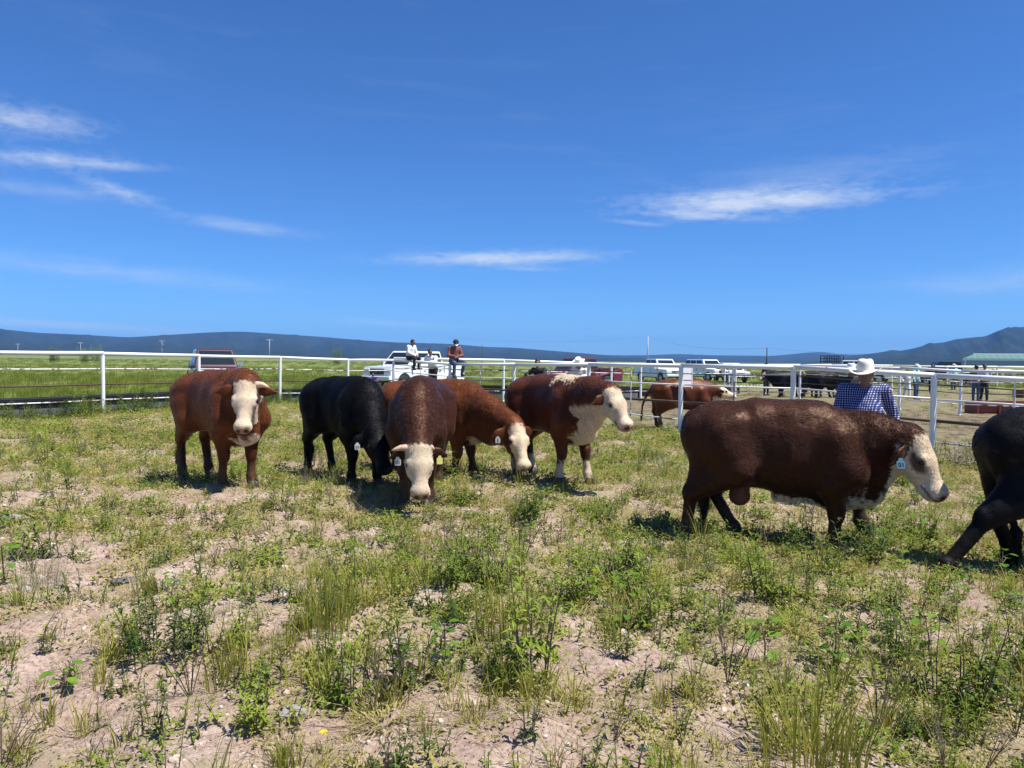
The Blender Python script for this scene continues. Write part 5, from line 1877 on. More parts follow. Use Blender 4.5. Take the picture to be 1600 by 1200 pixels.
def hat_mesh(name, mat, size=1.0):
    mb = MB()
    n = 28
    prof = [(.215, .0), (.19, -.008), (.15, -.006), (.118, .004), (.114, .03), (.108, .09), (.100, .128), (.080, .146), (.045, .136), (.0, .124)]
    vs, fs = [], []
    for j, (r, h) in enumerate(prof):
        for k in range(n):
            t = 2 * PI * k / n
            x, y = r * math.cos(t) * 1.10, r * math.sin(t) * .92
            z = h
            if j < 3:
                z += (r - .11) * .55 * abs(math.sin(t)) ** 2.2 - (r - .11) * .12
            if j >= 6:
                z -= .007 * math.exp(-(y / .03) ** 2) * (1 if r > .02 else .8)          # crease along the crown
                y *= 1 - .18 * max(0, math.cos(t))
            vs.append((x * size, y * size, z * size))
    m = len(prof)
    for j in range(m - 1):
        for k in range(n):
            fs.append((j * n + k, j * n + (k + 1) % n, (j + 1) * n + (k + 1) % n, (j + 1) * n + k))
    # underside a little lower gives the brim thickness
    b = len(vs)
    for j in range(4):
        for k in range(n):
            x, y, z = vs[j * n + k]
            vs.append((x, y, z - .006))
    for j in range(3):
        for k in range(n):
            fs.append((b + j * n + k, b + (j + 1) * n + k, b + (j + 1) * n + (k + 1) % n, b + j * n + (k + 1) % n))
    for k in range(n):
        fs.append((k, b + k, b + (k + 1) % n, (k + 1) % n))
    mb.add(vs, fs)
    return mb.mesh(name, mat, True)
HAT = hat_mesh('hat', M['straw'])
HATW = hat_mesh('hat', M['white_cloth'])

STAND = dict(ankle=[(0, .10, .09), (0, -.10, .09)], knee=[(.03, .10, .49), (.03, -.10, .49)], hip=[(0, .09, .92), (0, -.09, .92)], pelvis=(0, 0, .96), chest=(.0, 0, 1.28), neck=(.0, 0, 1.46),
             head=(.02, 0, 1.61), sh=[(0, .19, 1.41), (0, -.19, 1.41)], el=[(-.03, .26, 1.13), (-.03, -.26, 1.13)], wr=[(.07, .25, .90), (.07, -.25, .90)])
def pose(**kw):
    d = dict(STAND); d.update(kw); return d
LEAN = pose(pelvis=(-.02, 0, .96), chest=(.10, 0, 1.25), neck=(.16, 0, 1.42), head=(.22, 0, 1.56), sh=[(.13, .19, 1.37), (.13, -.19, 1.37)], el=[(.32, .33, 1.22), (.32, -.33, 1.22)], wr=[(.47, .20, 1.22), (.47, -.20, 1.22)])
SIT = pose(hip=[(0, .09, .10), (0, -.09, .10)], pelvis=(-.02, 0, .13), chest=(.06, 0, .44), neck=(.12, 0, .60), head=(.18, 0, .74), sh=[(.09, .18, .56), (.09, -.18, .56)],
           el=[(.16, .25, .31), (.16, -.25, .31)], wr=[(.34, .12, .20), (.34, -.12, .20)], knee=[(.42, .14, .08), (.42, -.12, .06)], ankle=[(.40, .14, -.34), (.36, -.12, -.36)])
WALK = pose(ankle=[(.20, .09, .09), (-.24, -.09, .12)], knee=[(.16, .09, .49), (.0, -.09, .49)], wr=[(-.06, .26, .92), (.16, -.25, .93)], el=[(-.10, .26, 1.14), (.02, -.26, 1.14)])

def person(label, loc, yaw, p, height=1.72, shirt='white_cloth', trousers='denim', hat=None, hair=True, girth=1.0, head_pitch=0.0, head_yaw=0.0, vox=.020, sleeves='long', cap=None, group=None, base_z=0.0):
    s = height / 1.72
    root = thing('person', label, 'person', Vector(loc) + Vector((0, 0, base_z)), yaw, group, s)
    Yv = np.array([0, 1., 0])
    A = np.array
    hd = A(p['head']); nk = A(p['neck']); ch = A(p['chest']); pv = A(p['pelvis'])
    hm = (Matrix.Rotation(head_yaw, 3, 'Z') @ Matrix.Rotation(head_pitch, 3, 'Y'))
    Hh = lambda x, y, z: hd + A(hm @ Vector((x, y, z)))
    skin, top, low, shoe = [], [], [], []
    skin += [(nk - (0, 0, .03), Hh(-.015, 0, -.05), .058, .052, .03, None, 1)]
    skin += [(Hh(-.012, 0, .03), Hh(.012, 0, .035), .098, .092, .03, A(hm @ Vector((0, 1, 0))), .84), (Hh(.03, 0, -.03), Hh(.055, 0, -.07), .07, .045, .04, A(hm @ Vector((0, 1, 0))), .9),
             (Hh(.09, 0, .012), Hh(.112, 0, -.022), .010, .016, .015, None, 1), (Hh(.075, 0, .04), Hh(.08, 0, .04), .03, .03, .03, Yv, 1.8), (Hh(.085, -.018, -.058), Hh(.085, .018, -.058), .010, .010, .012, None, 1)]
    for sy in (-1, 1):
        skin.append((Hh(-.005, sy * .083, .02), Hh(-.01, sy * .088, -.02), .022, .016, .012, A(hm @ Vector((0, 1, 0))), .45))
    g = girth
    for i in (0, 1):
        sh, el, wr = A(p['sh'][i]), A(p['el'][i]), A(p['wr'][i])
        hp, kn, an = A(p['hip'][i]), A(p['knee'][i]), A(p['ankle'][i])
        sy = 1 if i == 0 else -1
        top.append((ch + (0, sy * .06, .08), sh, .075, .066, .06, None, 1))
        top.append((sh, el, .066 * (.6 + .4 * g), .050, .04, None, 1))
        fr = wr * .94 + el * .06
        (top if sleeves == 'long' else skin).append((el, fr, .048, .036, .03, None, 1))
        skin.append((el, wr, .040, .028, .03, None, 1))
        low.append((hp, kn, .092 * (.5 + .5 * g), .064, .05, None, 1))
        low.append((kn, an + (0, 0, .02), .064, .050, .04, None, 1))
        f = A((.14, sy * .02, -.055))
        shoe.append((an, an + (0, 0, -.04), .050, .050, .03, None, 1))
        shoe.append((an + (0, 0, -.05), an + f, .046, .036, .03, None, 1))
    mid = pv * .5 + ch * .5
    top.append((pv + (0, 0, .06), mid, .135 * g, .138 * g, .05, Yv, 1.18))
    top.append((mid, ch + (0, 0, .03), .138 * g, .132, .07, Yv, 1.24))
    top.append((ch + (0, 0, .05), nk - (0, 0, .03), .105, .065, .06, Yv, 1.3))
    if g > 1.1:
        top.append((mid + (.05, 0, -.02), mid + (.05, 0, .06), .14 * g, .13 * g, .06, Yv, 1.05))
    low.append((pv - (0, 0, .05), pv + (0, 0, .07), .125 * g, .130 * g, .05, Yv, 1.2))
    def mesh(lists, grow, name, mat, v=vox):
        B = Body()
        for q in lists:
            B.add(q[0], q[1], q[2] + grow, q[3] + grow, 'x', q[4], q[5], q[6])
        V, F = B.surface(v)
        b = blot(V, len(label), .22) * .006 if mat not in ('skin', 'boot') else 0
        V = V + np.array([1, 1, 0]) * (b[:, None] if not np.isscalar(b) else 0) * .7
        return link_mesh(name, mesh_from(name, V, F, M[mat]), root)
    mesh(skin + top + low + shoe, -.006, 'body', 'skin')
    mesh(top, .008, 'shirt', shirt)
    mesh(low, .006, 'trousers', trousers)
    sh_o = mesh(shoe, .006, 'shoes', 'boot')
    for i in (0, 1):
        wr, el = Vector(p['wr'][i]), Vector(p['el'][i])
        d = (wr - el).normalized()
        n = (Vector((0, 0, 1)) - d * d.z)
        n = n.normalized() if n.length > .2 else Vector((0, 1 if i == 0 else -1, 0))
        if abs(d.z) > .8: n = Vector((.2, 1 if i == 0 else -1, 0)); n = (n - d * n.dot(d)).normalized()
        y = n.cross(d)
        m = Matrix((d, y, n)).transposed().to_4x4()
        if i == 0:
            m = m @ Matrix.Scale(-1, 4, (0, 1, 0))
        o = link_mesh('hand', HAND, root)
        o.matrix_local = Matrix.Translation(wr - d * .01) @ m
    for sy in (-1, 1):
        e = link_mesh('eye', bull.eye_mesh, root)
        e.location = Hh(.082, sy * .032, .022)
        e.scale = (.5, .5, .5)
    R3 = hm.to_4x4()
    if hair:
        B = Body()
        ly = A(hm @ Vector((0, 1, 0)))
        B.add(Hh(-.022, 0, .045), Hh(.005, 0, .055), .101, .093, 'x', .02, ly, .86)
        B.add(Hh(-.055, 0, .0), Hh(-.05, 0, -.03), .06, .05, 'x', .03, ly, 1.1)
        B.add(Hh(.085, 0, .0), Hh(.085, 0, -.03), .085, .10, 'x', .02, cut=True)
        V, F = B.surface(max(.010, vox * .6))
        link_mesh('hair', mesh_from('hair', V, F, M['hair']), root)
    if hat is not None:
        o = link_mesh('hat', hat, root)
        o.matrix_local = Matrix.Translation(Vector(Hh(0, 0, .050))) @ R3
        o.scale = (.88, .88, .95)
    if cap:
        mb = MB().lathe([(.105, 0), (.106, .03), (.098, .065), (.07, .095), (.03, .108), (0, .110)], (0, 0, 0), 16)
        c = mb.build('cap', M['black_cloth'], root, smooth=True)
        c.matrix_local = Matrix.Translation(Vector(Hh(-.005, 0, .05))) @ R3
        pk = MB()
        vs = []
        for k in range(9):
            t = -1.15 + 2.3 * k / 8
            vs += [(.10 * math.cos(t), .10 * math.sin(t), .004), (.10 * math.cos(t) + .060 * max(.12, math.cos(t)), .088 * math.sin(t), -.014)]
        nn = len(vs)
        pk.add(vs + [(a, b, c_ - .005) for a, b, c_ in vs], [(2 * k, 2 * k + 1, 2 * k + 3, 2 * k + 2) for k in range(8)] + [(nn + 2 * k, nn + 2 * k + 2, nn + 2 * k + 3, nn + 2 * k + 1) for k in range(8)] + [(2 * k + 1, nn + 2 * k + 1, nn + 2 * k + 3, 2 * k + 3) for k in range(8)])
        q = pk.build('peak', M['white_cloth'], c)
        pn = MB().lathe([(.0, .004), (.022, .003), (.022, 0)], (0, 0, 0), 10).build('badge', M['white_cloth'], c)
        pn.matrix_local = Matrix.Translation((.098, 0, .045)) @ Matrix.Rotation(rad(76), 4, 'Y')
    return root

def face_dir(dx, dy):
    return math.atan2(dy, dx)
G_RAIL = 'people at the fences'
def ground_at(px, y):
    p = at(px, 600, y)
    return Vector((p.x, p.y, float(gz(p.x, p.y))))
def rail_at(px, hrail):
    """point on top of the near fence rail at this photograph column"""
    r = (px - 800) / F_PX
    for i in range(len(NEAR) - 1):
        (x0, y0), (x1, y1) = NEAR[i], NEAR[i + 1]
        den = (x1 - x0) - r * (y1 - y0)
        t = (r * y0 - x0) / den
        if 0 <= t <= 1:
            x, y = x0 + t * (x1 - x0), y0 + t * (y1 - y0)
            za, zb = float(gz(x0, y0)), float(gz(x1, y1))
            return Vector((x, y, za + (zb - za) * t + hrail)), math.atan2(y1 - y0, x1 - x0)

CHECK_P = pose(head=(.085, 0, 1.575), neck=(.02, 0, 1.44), el=[(-.10, .33, 1.13), (.05, -.29, 1.12)], wr=[(-.02, .40, .88), (.25, -.22, 1.0)], sh=[(0, .205, 1.405), (.0, -.20, 1.41)])
person('man in a blue and white checked shirt and cream hat, standing behind the nearest bull', ground_at(1350, 9.2), face_dir(-.30, -.95), CHECK_P, 1.79, 'checked', 'dark_denim', hat=HAT, girth=1.16,
       head_pitch=.10, head_yaw=-.35, vox=.011, group=None)
person('person in a white hat, nearly hidden behind the checked shirt man', ground_at(1329, 16.5), face_dir(-.3, -1), pose(), 1.60, 'black_cloth', 'dark_denim', hat=HATW, vox=.02)
q, a = rail_at(640, 1.60)
person('child in a white shirt sitting sideways on the white fence rail', q + Vector((0, 0, .045)), face_dir(.80, -.60), SIT, 1.42, 'white_cloth', 'black_cloth', head_pitch=.1, vox=.018, base_z=-.075)
q, a = rail_at(709, 1.555)
person('person in a dark rose shirt and black cap sitting on the rail with bowed head', q + Vector((0, 0, .045)), face_dir(.35, -.94), pose(**{**SIT, 'knee': [(.40, .26, .08), (.42, -.10, .04)], 'ankle': [(.30, .22, -.34), (.38, -.10, -.38)], 'wr': [(.30, .05, .28), (.30, -.06, .28)]}), 1.60, 'rose_cloth', 'denim', hair=True, cap=True, head_pitch=.75, vox=.018, base_z=-.085)
q, a = rail_at(664, 0.36)
person('man in a white shirt leaning his arms on the rail between the two seated figures', q + Vector((.25, .42, .03)), face_dir(-.5, -.87), LEAN, 1.62, 'white_cloth', 'black_cloth', vox=.018, head_yaw=.9)
q = ground_at(583, 28.3)
person('small child in a purple top standing behind the fence, left of the seated people', q, face_dir(0, -1), pose(), 1.02, 'purple_cloth', 'pale_blue_cloth', vox=.018)
q, a = rail_at(833, 0.0)
person('dark haired person in black leaning on the rail above the white faced bull', q + Vector((.25, .55, 0)), face_dir(-.55, -.83), LEAN, 1.70, 'black_cloth', 'dark_denim', vox=.018, head_yaw=.5)
q, a = rail_at(896, 0.0)
person('man in a straw hat and pale shirt bending over the fence rail', q + Vector((.28, .52, 0)), face_dir(-.5, -.87), LEAN, 1.70, 'white_cloth', 'black_cloth', hat=HAT, head_pitch=.55, vox=.018)
person('dark clothed person standing beside the dark wooden pole', ground_at(1197, 41), face_dir(.4, -.9), pose(), 1.72, 'black_cloth', 'black_cloth', hat=None, vox=.024)
g2 = 'people standing in the far pen'
person('cowboy in a pale teal shirt, white hat and blue jeans, leftmost of the far group', ground_at(1431, 38), face_dir(.6, -.8), pose(), 1.70, 'teal_cloth', 'denim', hat=HATW, vox=.022, group=g2)
person('person in a white shirt half hidden left of the cowboy in teal', ground_at(1417, 41), face_dir(-.2, -1), WALK, 1.62, 'white_cloth', 'white_cloth', vox=.024, group=g2)
person('bare headed man in a black top and dark jeans, right of the cowboy', ground_at(1457, 38.5), face_dir(-.7, -.7), WALK, 1.74, 'black_cloth', 'dark_denim', vox=.022, group=g2)
person('farther person in a turquoise shirt, jeans and pale hat beside the black truck', ground_at(1490, 52), face_dir(-.1, 1), pose(), 1.70, 'teal_cloth', 'denim', hat=HAT, vox=.026, group=g2)
person('left one of the close pair, in a rose top and faded jeans', ground_at(1525, 35.5), face_dir(.5, .85), pose(), 1.66, 'rose_cloth', 'denim', vox=.022, group=g2)
person('right one of the close pair, in a pale blue shirt and black trousers', ground_at(1538, 34.5), face_dir(-.4, -.9), WALK, 1.68, 'pale_blue_cloth', 'black_cloth', vox=.022, group=g2)
# ------------------------------------------------------------------ vehicles
def wheel_meshes(r):
    t = MB().lathe([(r * .62, -.11), (r * .93, -.115), (r, -.08), (r, .08), (r * .93, .115), (r * .62, .11)], (0, 0, 0), 22, 'Y').mesh('tyre', M['tyre'], True)
    mb = MB().lathe([(.0, .085), (r * .16, .085), (r * .2, .06), (r * .55, .05), (r * .62, .10), (r * .66, .10), (r * .66, -.10), (0, -.10)], (0, 0, 0), 22, 'Y')
    for k in range(6):
        a = k * PI / 3
        mb.box((math.cos(a) * r * .36, .07, math.sin(a) * r * .36), (r * .42, .03, .07), m=Matrix.Rotation(-a, 3, 'Y'))
    m = mb.mesh('rim', M['rim'])
    return t, m
WH = wheel_meshes(.385)

def vehicle(label, cat, loc, yaw, paint, kind='pickup', L=5.6, W=1.95, H=1.86, hood_h=1.12, group='trucks and cars parked in the field', name=None, grille='chrome', rack=False):
    t = thing(name or ('pickup_truck' if kind == 'pickup' else 'parked_car'), label, cat, loc, yaw, group)
    P = M[paint]
    xf, xr = L / 2, -L / 2
    fa, ra = xf - .95, xr + 1.15
    r_arch = .47
    bed_h = hood_h + .10
    cab0 = {'pickup': xr + 1.75, 'suv': xr + .18, 'car': xr + .75}[kind]
    cab1 = xf - 1.35 if kind != 'car' else xf - 1.2
    z0 = .42
    def arc(cx):
        return [(cx + r_arch * math.cos(a), .40 + r_arch * math.sin(a)) for a in np.linspace(0.05, PI - .05, 12)]
    poly = [(xf - .02, z0 + .02), (xf, .62), (xf - .01, hood_h - .24), (xf - .08, hood_h - .07), (cab1 + .1, hood_h), (cab0, hood_h + .02)]
    if kind == 'pickup':
        poly += [(cab0 - .02, bed_h), (xr + .06, bed_h), (xr, bed_h - .04)]
    else:
        poly += [(xr + .1, hood_h + .01), (xr + .02, hood_h - .08)]
    poly += [(xr, .55), (xr + .05, z0)]
    poly += [(ra - r_arch, z0)] + list(reversed(arc(ra)))[0:0] + [(x, z) for x, z in reversed(arc(ra))] + [(ra + r_arch, z0 - .06), (fa - r_arch, z0 - .06)] + [(x, z) for x, z in reversed(arc(fa))] + [(fa + r_arch, z0)]
    mb = MB().prism(poly, -W / 2, W / 2)
    # plan taper and tumblehome
    v2 = []
    for x, y, z in mb.v:
        k = 1 - .055 * max(0, (abs(x) / xf - .6) / .4) ** 2 - .035 * max(0, (z - .75) / .4) - .03 * max(0, (.6 - z) / .3)
        v2.append((x, y * k, z))
    mb.v = v2
    body = mb.build('body', P, t, bevel=.035, seg=3)
    if kind == 'pickup':                                   # open bed
        MB().box(((cab0 + xr) / 2 + .02, 0, bed_h - .005), (cab0 - xr - .28, W - .32, .05)).build('bed_liner', M['black_trim'], t)
    # cabin
    rk = .62 if kind != 'car' else .8
    rear_rake = {'pickup': .16, 'suv': .22, 'car': .75}[kind]
    zb, zt = hood_h - .02, H
    wb, wt = W * .475, W * .395
    x0b, x1b, x0t, x1t = cab0, cab1 + .05, cab0 + rear_rake, cab1 - rk
    c8 = [(x0b, -wb, zb), (x1b, -wb, zb), (x1b, wb, zb), (x0b, wb, zb), (x0t, -wt, zt), (x1t, -wt, zt), (x1t, wt, zt), (x0t, wt, zt)]
    cab = MB().add(c8, [(3, 2, 1, 0), (4, 5, 6, 7), (0, 1, 5, 4), (1, 2, 6, 5), (2, 3, 7, 6), (3, 0, 4, 7)])
    cab.build('cab', P, t, bevel=.05, seg=3)
    V_ = [Vector(c) for c in c8]
    def pane(a, b, c, d, u0, u1, w0, w1, nm='window'):
        """a-b bottom, d-c top"""
        f = lambda u, w: (V_[a].lerp(V_[b], u)).lerp(V_[d].lerp(V_[c], u), w)
        q = [f(u0, w0), f(u1, w0), f(u1, w1), f(u0, w1)]
        n = (q[1] - q[0]).cross(q[3] - q[0]).normalized()
        cen = sum((V_[i] for i in range(8)), Vector()) / 8
        if n.dot(q[0] - cen) < 0: n = -n
        m = MB()
        m.add([x + n * .007 for x in q] + [x - n * .02 for x in q], [(0, 1, 2, 3), (7, 6, 5, 4), (0, 4, 5, 1), (1, 5, 6, 2), (2, 6, 7, 3), (3, 7, 4, 0)])
        m.build(nm, M['glass'], t, bevel=.012)
    pane(1, 2, 6, 5, .06, .94, .10, .90, 'windscreen')
    pane(3, 0, 4, 7, .08, .92, .30, .88, 'rear_window')
    splits = {'pickup': [(.05, .44), (.50, .90)], 'suv': [(.03, .26), (.29, .58), (.62, .91)], 'car': [(.10, .46), (.52, .88)]}[kind]
    for (u0, u1) in splits:
        pane(0, 1, 5, 4, u0, u1, .16, .88)
        pane(3, 2, 6, 7, u0, u1, .16, .88)
    dz = hood_h - .26
    for s in (-1, 1):
        for (u0, u1) in splits[:2 if kind != 'suv' else 3]:
            xx = x0b + (x1b - x0b) * (u0 + .07)
            MB().box((xx, s * (W * .487), dz), (.17, .035, .03)).build('door_handle', M['black_trim'] if paint == 'white_paint' else M['chrome'], t, bevel=.008)
        sm = MB().box((x1b - .28, s * (W / 2 + .13), hood_h + .10), (.10, .20, .24))
        sm.box((x1b - .26, s * (W / 2 - .0), hood_h + .03), (.06, .14, .04))
        sm.build('wing_mirror', M['chrome'] if grille == 'chrome' else P, t, bevel=.02)
        MB().box((xf - .045, s * (W * .36), hood_h - .26), (.11, W * .20, .19)).build('headlight', M['lamp_glass'], t, bevel=.03)
        MB().box((xr + .015, s * (W * .42), hood_h - .16), (.08, .16, .36)).build('tail_light', M['tail_red'], t, bevel=.015)
        MB().box((0.15, s * W * .485, .40), (L * .42, .06, .07)).build('side_step', M['black_trim'], t, bevel=.01)
    g = MB().box((xf - .02, 0, hood_h - .30), (.06, W * .48, .30)).build('grille', M['black_trim'], t, bevel=.02)
    for k in range(3):
        MB().box((xf + .015, 0, hood_h - .41 + k * .10), (.03, W * .46, .025)).build('bar', M['chrome'], g)
    MB().lathe([(0, .012), (.07, .010), (.07, 0)], (0, 0, 0), 10).build('emblem', M['chrome'], g).matrix_local = Matrix.Translation((xf + .03, 0, hood_h - .30)) @ Matrix.Rotation(PI / 2, 4, 'Y')
    MB().box((xf + .04, 0, .60), (.18, W * .96, .20)).build('front_bumper', M['chrome'] if grille == 'chrome' else P, t, bevel=.04, seg=3)
    MB().box((xf + .055, 0, .45), (.14, W * .80, .12)).build('air_dam', M['black_trim'], t, bevel=.02)
    MB().box((xr - .04, 0, .60), (.16, W * .94, .18)).build('rear_bumper', M['chrome'] if kind == 'pickup' else P, t, bevel=.03)
    MB().box((xf + .135, 0, .60), (.012, .30, .13)).build('number_plate', M['white_paint'], t)
    for s in (-1, 1):
        for xx in (fa, ra):
            w = link_mesh('wheel', WH[0], t)
            w.location = (xx, s * (W / 2 - .13), .385)
            w.rotation_euler = (0, 0, 0 if s > 0 else PI)
            link_mesh('rim', WH[1], w)
    for s in (-1, 1):                                       # shut lines of the doors
        for u in ([.0, .47, .93] if kind == 'pickup' else [.28, .6, .93]):
            xx = x0b + (x1b - x0b) * u
            MB().box((xx, s * W * .4885, (hood_h + .46) / 2), (.014, .03, hood_h - .50)).build('shut_line', M['black_trim'], t)
    if rack:
        rk_ = MB()
        for s in (-1, 1):
            for k in range(6):
                x = xr + .15 + k * (cab0 - xr - .3) / 5
                rk_.box((x, s * (W / 2 - .08), bed_h + .55), (.06, .06, 1.1))
            for z in (.30, .60, .85, 1.1):
                rk_.box(((xr + cab0) / 2, s * (W / 2 - .08), bed_h + z), (cab0 - xr - .2, .04, .05))
        for z in (.30, .60, .85, 1.1):
            rk_.box((xr + .15, 0, bed_h + z), (.04, W - .2, .05)); rk_.box((cab0 - .15, 0, bed_h + z), (.04, W - .2, .05))
        rk_.build('stock_rack', M['black_trim'], t)
    return t

def park(px, y):
    p = at(px, 600, y)
    return Vector((p.x, p.y, float(gz(p.x, p.y)) - .02))
def yaw_seen(px, deg):
    """0 = facing the camera, positive = its nose swings to the right in the picture"""
    az = math.atan((px - 800) / F_PX)
    return -PI / 2 - az + rad(deg)
vehicle('maroon pickup truck seen head on behind the left bull', 'pickup truck', park(333, 37.5), yaw_seen(333, 6), 'maroon_paint', 'pickup', W=2.04, H=1.86, hood_h=1.06)
vehicle('big white crew cab pickup truck behind the people seated on the fence', 'pickup truck', park(650, 40.5), yaw_seen(650, -42), 'white_paint', 'pickup', L=5.8, W=2.02, H=1.97, hood_h=1.22, grille='body')
vehicle('dark red pickup truck behind the man in the straw hat', 'pickup truck', park(905, 48), yaw_seen(905, -58), 'red_paint', 'pickup', L=5.3, W=1.9, H=1.86)
vehicle('white pickup truck facing the pens, leftmost of the white vehicles right of the lone pole', 'pickup truck', park(1030, 64), yaw_seen(1030, 30), 'white_paint', 'pickup', L=5.5, W=1.95, H=1.90, grille='body')
vehicle('tall white utility wagon in the middle of the white vehicles', 'car', park(1104, 68), yaw_seen(1104, 35), 'white_paint', 'suv', L=4.9, W=1.95, H=1.90, grille='chrome')
vehicle('low white car, rightmost of the white vehicles and partly behind a post', 'car', park(1140, 66), yaw_seen(1140, 22), 'white_paint', 'car', L=4.5, W=1.8, H=1.62, hood_h=.98, grille='chrome')
vehicle('black pickup truck parked in front of the green roofed shed', 'pickup truck', park(1478, 62), yaw_seen(1478, -70), 'black_paint', 'pickup', L=5.4, W=1.95, H=1.95)
vehicle('white stake truck with a dark barred livestock rack, behind the black cows', 'truck', park(1338, 66), yaw_seen(1338, 78), 'white_paint', 'pickup', L=5.8, W=2.0, H=1.95, rack=True, name='stock_truck')
# ------------------------------------------------------------------ single plants that stand out
def plant(name, label, px, py, parts, scale=1.0, rz=0.0, y=None, group=None):
    g = ground(px, py) if y is None else ground_at(px, y)
    t = thing(name, label, 'weed', g, rz, group, scale)
    for nm, mb, mk in parts:
        mb.build(nm, M[mk], t)
    return t
def herb_parts(seed, mk, *a, **kw):
    lm, sm = herb(seed, *a, **kw)
    return [('leaves', lm, mk), ('stem', sm, 'stalk')]
def broad_parts(seed, *a):
    lm, sm = broadleaf(seed, *a)
    return [('leaves', lm, 'broad'), ('stem', sm, 'stalk')]

plant('bushy_weed', 'biggest dark green bushy weed on bare soil at the lower left', 255, 1022, herb_parts(301, 'dark_herb', 22, .30, .062, .018, .22, 18, .35))
plant('bushy_weed', 'reddish stemmed bushy weed touching the right side of the biggest lower left weed', 335, 1010, herb_parts(302, 'herb', 12, .24, .05, .014, .14, 16, .4))
plant('tall_weed', 'tall narrow leaved weed standing right in front of the horned bull, beside its muzzle', 716, 792, herb_parts(303, 'herb', 3, .62, .12, .022, .05, 26, .10))
plant('tall_weed', 'second tall weed right of the horned bull, shorter and leaning right', 748, 788, herb_parts(304, 'dark_herb', 3, .48, .10, .020, .06, 20, .25))
plant('bushy_weed', 'dark leafy weed in front of the legs of the white faced bull in profile', 828, 815, herb_parts(305, 'dark_herb', 14, .36, .085, .032, .16, 16, .3))
plant('bushy_weed', 'dense round weed under the tail of the nearest bull', 1098, 800, herb_parts(306, 'herb', 16, .42, .09, .026, .20, 16, .3))
plant('leafy_weed', 'low leafy weed on the bare patch under the hind leg of the black bull', 1512, 915, broad_parts(307, 12, .12, .05))
plant('leafy_weed', 'bright broad leaved weed in the middle of the dense weeds, right of centre', 985, 945, broad_parts(308, 14, .18, .055))
plant('leafy_weed', 'large broad leaved weed with one big dark leaf at the lower right', 1195, 1040, broad_parts(309, 10, .24, .070))
plant('leafy_weed', 'tall broad leaved weed on a reddish stem, right of the big dark leaf', 1300, 1050, broad_parts(310, 12, .30, .052))
plant('leafy_weed', 'small broad leaved weed alone on bare soil at the far lower left', 95, 1085, broad_parts(311, 9, .13, .05))
plant('leafy_weed', 'broad leaved weed at the front edge of the dense grass below the centre', 690, 1035, broad_parts(312, 14, .20, .05))
plant('bushy_weed', 'bushy weed around a grey stone, left of the bottom centre', 400, 1130, herb_parts(313, 'herb', 12, .17, .06, .022, .14, 13, .45))
plant('bushy_weed', 'spreading green weed in front of the chest of the nearest bull', 1340, 880, herb_parts(314, 'dark_herb', 16, .34, .085, .03, .22, 15, .35))
plant('bushy_weed', 'weed clump right of the head of the nearest bull, before the black bull', 1420, 850, herb_parts(315, 'herb', 16, .34, .09, .028, .25, 15, .3))
plant('bushy_weed', 'weed under the chin of the nearest bull, before the boots of the checked shirt man', 1372, 832, herb_parts(321, 'herb', 15, .36, .09, .028, .22, 15, .3))
plant('sage_weed', 'feathery grey green weed left of the left bull, on pale dry soil', 62, 925, [('leaves', grass_tuft(316, 120, .36, .14, .004, (.1, .7), .1), 'sage')])
plant('grass_clump', 'upright clump of green grass left of the bottom centre', 510, 985, [('leaves', grass_tuft(317, 110, .42, .14, .007, (.02, .4), .05), 'grass')])
plant('grass_clump', 'thick clump of green grass in the lower middle, behind the broad leaved weed', 800, 985, [('leaves', grass_tuft(318, 150, .40, .24, .008, (.02, .5), .08), 'grass')])
plant('grass_clump', 'bright yellow green grass clump at the bottom edge, right of centre', 1270, 1195, [('leaves', grass_tuft(319, 150, .46, .20, .009, (.05, .6), .1), 'grass')])
plant('grass_clump', 'flattened clump of trodden grass near the bottom centre', 600, 1130, [('leaves', grass_tuft(320, 60, .26, .08, .006, (1.2, 3.5), .6), 'pale_grass')])
# marigold by the hind hoof of the nearest bull
lm, sm = herb(330, 6, .13, .04, .012, .05, 8)
fl = MB()
rngf = random.Random(4)
for k in range(11):
    a = rngf.uniform(0, 2 * PI); r = .07 * math.sqrt(rngf.random()); z = rngf.uniform(.09, .16)
    for j in range(7):
        b = j * 2 * PI / 7
        leaf(fl, Vector((r * math.cos(a), r * math.sin(a), z)), Vector((math.cos(b), math.sin(b), .45)), Vector((0, 0, 1)), .024, .018, droop=.1)
plant('flower', 'small orange flowering plant by the hind hoof of the nearest bull', 1177, 838, [('leaves', lm, 'herb'), ('petals', fl, 'petal'), ('stem', sm, 'stalk')], 1.2)['category'] = 'flower'
lm, sm = herb(331, 3, .08, .03, .012, .03, 6)
fl = MB()
for j in range(8):
    b = j * 2 * PI / 8
    leaf(fl, Vector((0, 0, .085)), Vector((math.cos(b), math.sin(b), .4)), Vector((0, 0, 1)), .022, .016, droop=.1)
plant('flower', 'tiny yellow flower on bare soil at the bottom, left of centre', 505, 1178, [('leaves', lm, 'herb'), ('petals', fl, 'petal_yellow'), ('stem', sm, 'stalk')])['category'] = 'flower'

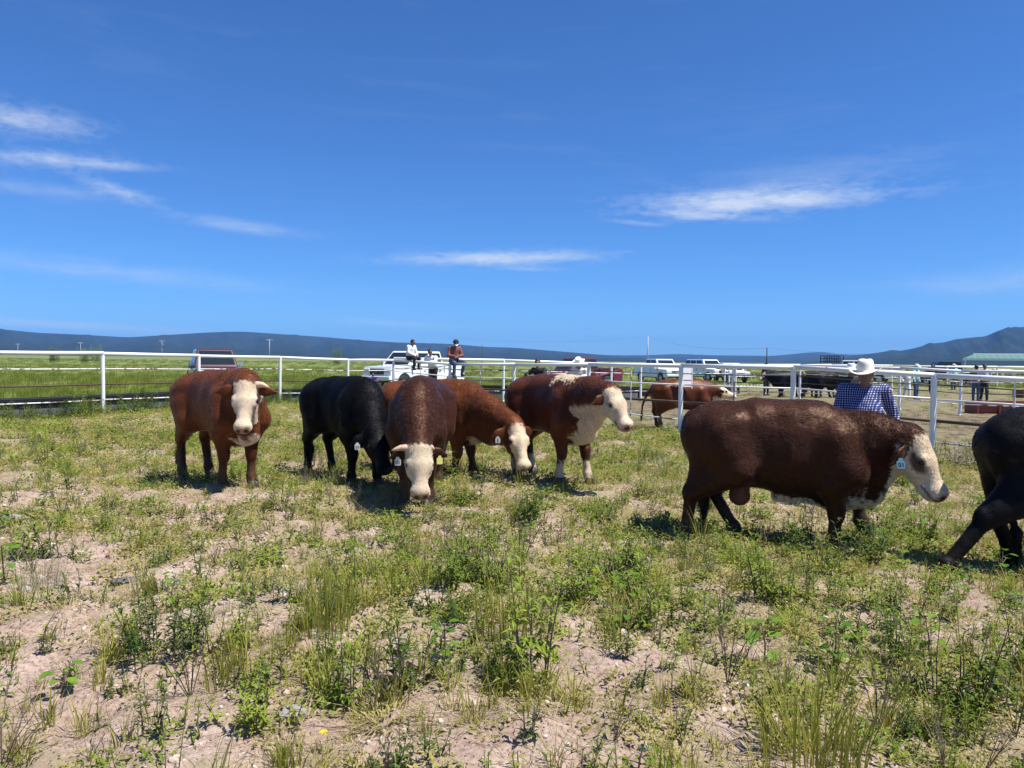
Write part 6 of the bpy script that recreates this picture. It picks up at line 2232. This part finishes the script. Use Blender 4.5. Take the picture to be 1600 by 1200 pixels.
# weeds sticking up against the hills
def tall_flowering(label, px, y, h, seed):
    lm, sm = herb(seed, 26, h, .42, .20, .9, 16, .15)
    fl = MB()
    r_ = random.Random(seed)
    for k in range(6):
        p = Vector((r_.uniform(-.9, .9), r_.uniform(-.9, .9), h * r_.uniform(.7, 1.02)))
        for j in range(6):
            b = j * PI / 3
            leaf(fl, p, Vector((math.cos(b), math.sin(b), .3)), Vector((0, 0, 1)), .13, .09)
    return plant('flowering_weed', label, px, 0, [('leaves', lm, 'herb'), ('petals', fl, 'pale_grass'), ('stem', sm, 'stalk')], y=y, group='tall flowering weeds beyond the fence')
tall_flowering('small far bush with pale flowers above the rail, left of the single post', 86, 150, 3.3, 340)
tall_flowering('widest far bush with pale flowers, just left of the single white post', 150, 160, 3.6, 341)
tall_flowering('lowest far flowering bush, between the two others at the left', 132, 155, 2.9, 342)
tall_flowering('far flowering bush right of the maroon truck, above the rail', 527, 170, 3.4, 343)

# ------------------------------------------------------------------ single stones
def rock(name, label, px, py, size, mk, seed, flat, rz=0.0, squash=1.0):
    g = ground(px, py)
    s = stone(seed, flat)
    o = s.build(name, M[mk])
    o.location = g + Vector((0, 0, size * flat * .25))
    o.scale = (size, size * squash, size)
    o.rotation_euler = (.08, .05, rz)
    tag(o, label, 'stone')
rock('flat_stone', 'dark flat piece of slate left of the pale grey slab', 200, 909, .125, 'slate', 401, .22, .3, .8)
rock('flat_stone', 'pale grey flat slab behind the biggest lower left weed', 268, 918, .15, 'grey_stone', 402, .30, 1.2, .9)
rock('flat_stone', 'grey flat stone at the left edge, below the fence post', 22, 812, .17, 'grey_stone', 403, .25, .2, .7)
rock('stone', 'tan angular stone in the lower middle, left of the dense grass', 652, 1040, .075, 'tan_stone', 404, .6, .7)
rock('stone', 'grey stone inside the bushy weed left of the bottom centre', 455, 1122, .075, 'grey_stone', 405, .6, .4)
rock('stone', 'dark grey stone at the far right edge below the black bull', 1592, 938, .10, 'slate', 406, .45, .2)
rock('stone', 'small whitish stone at the bottom edge, right of centre', 1008, 1172, .030, 'grey_stone', 407, .7, .2)
rock('stone', 'whitish round stone near the bottom, below the dense grass', 842, 1118, .032, 'tan_stone', 408, .7, 1.2)
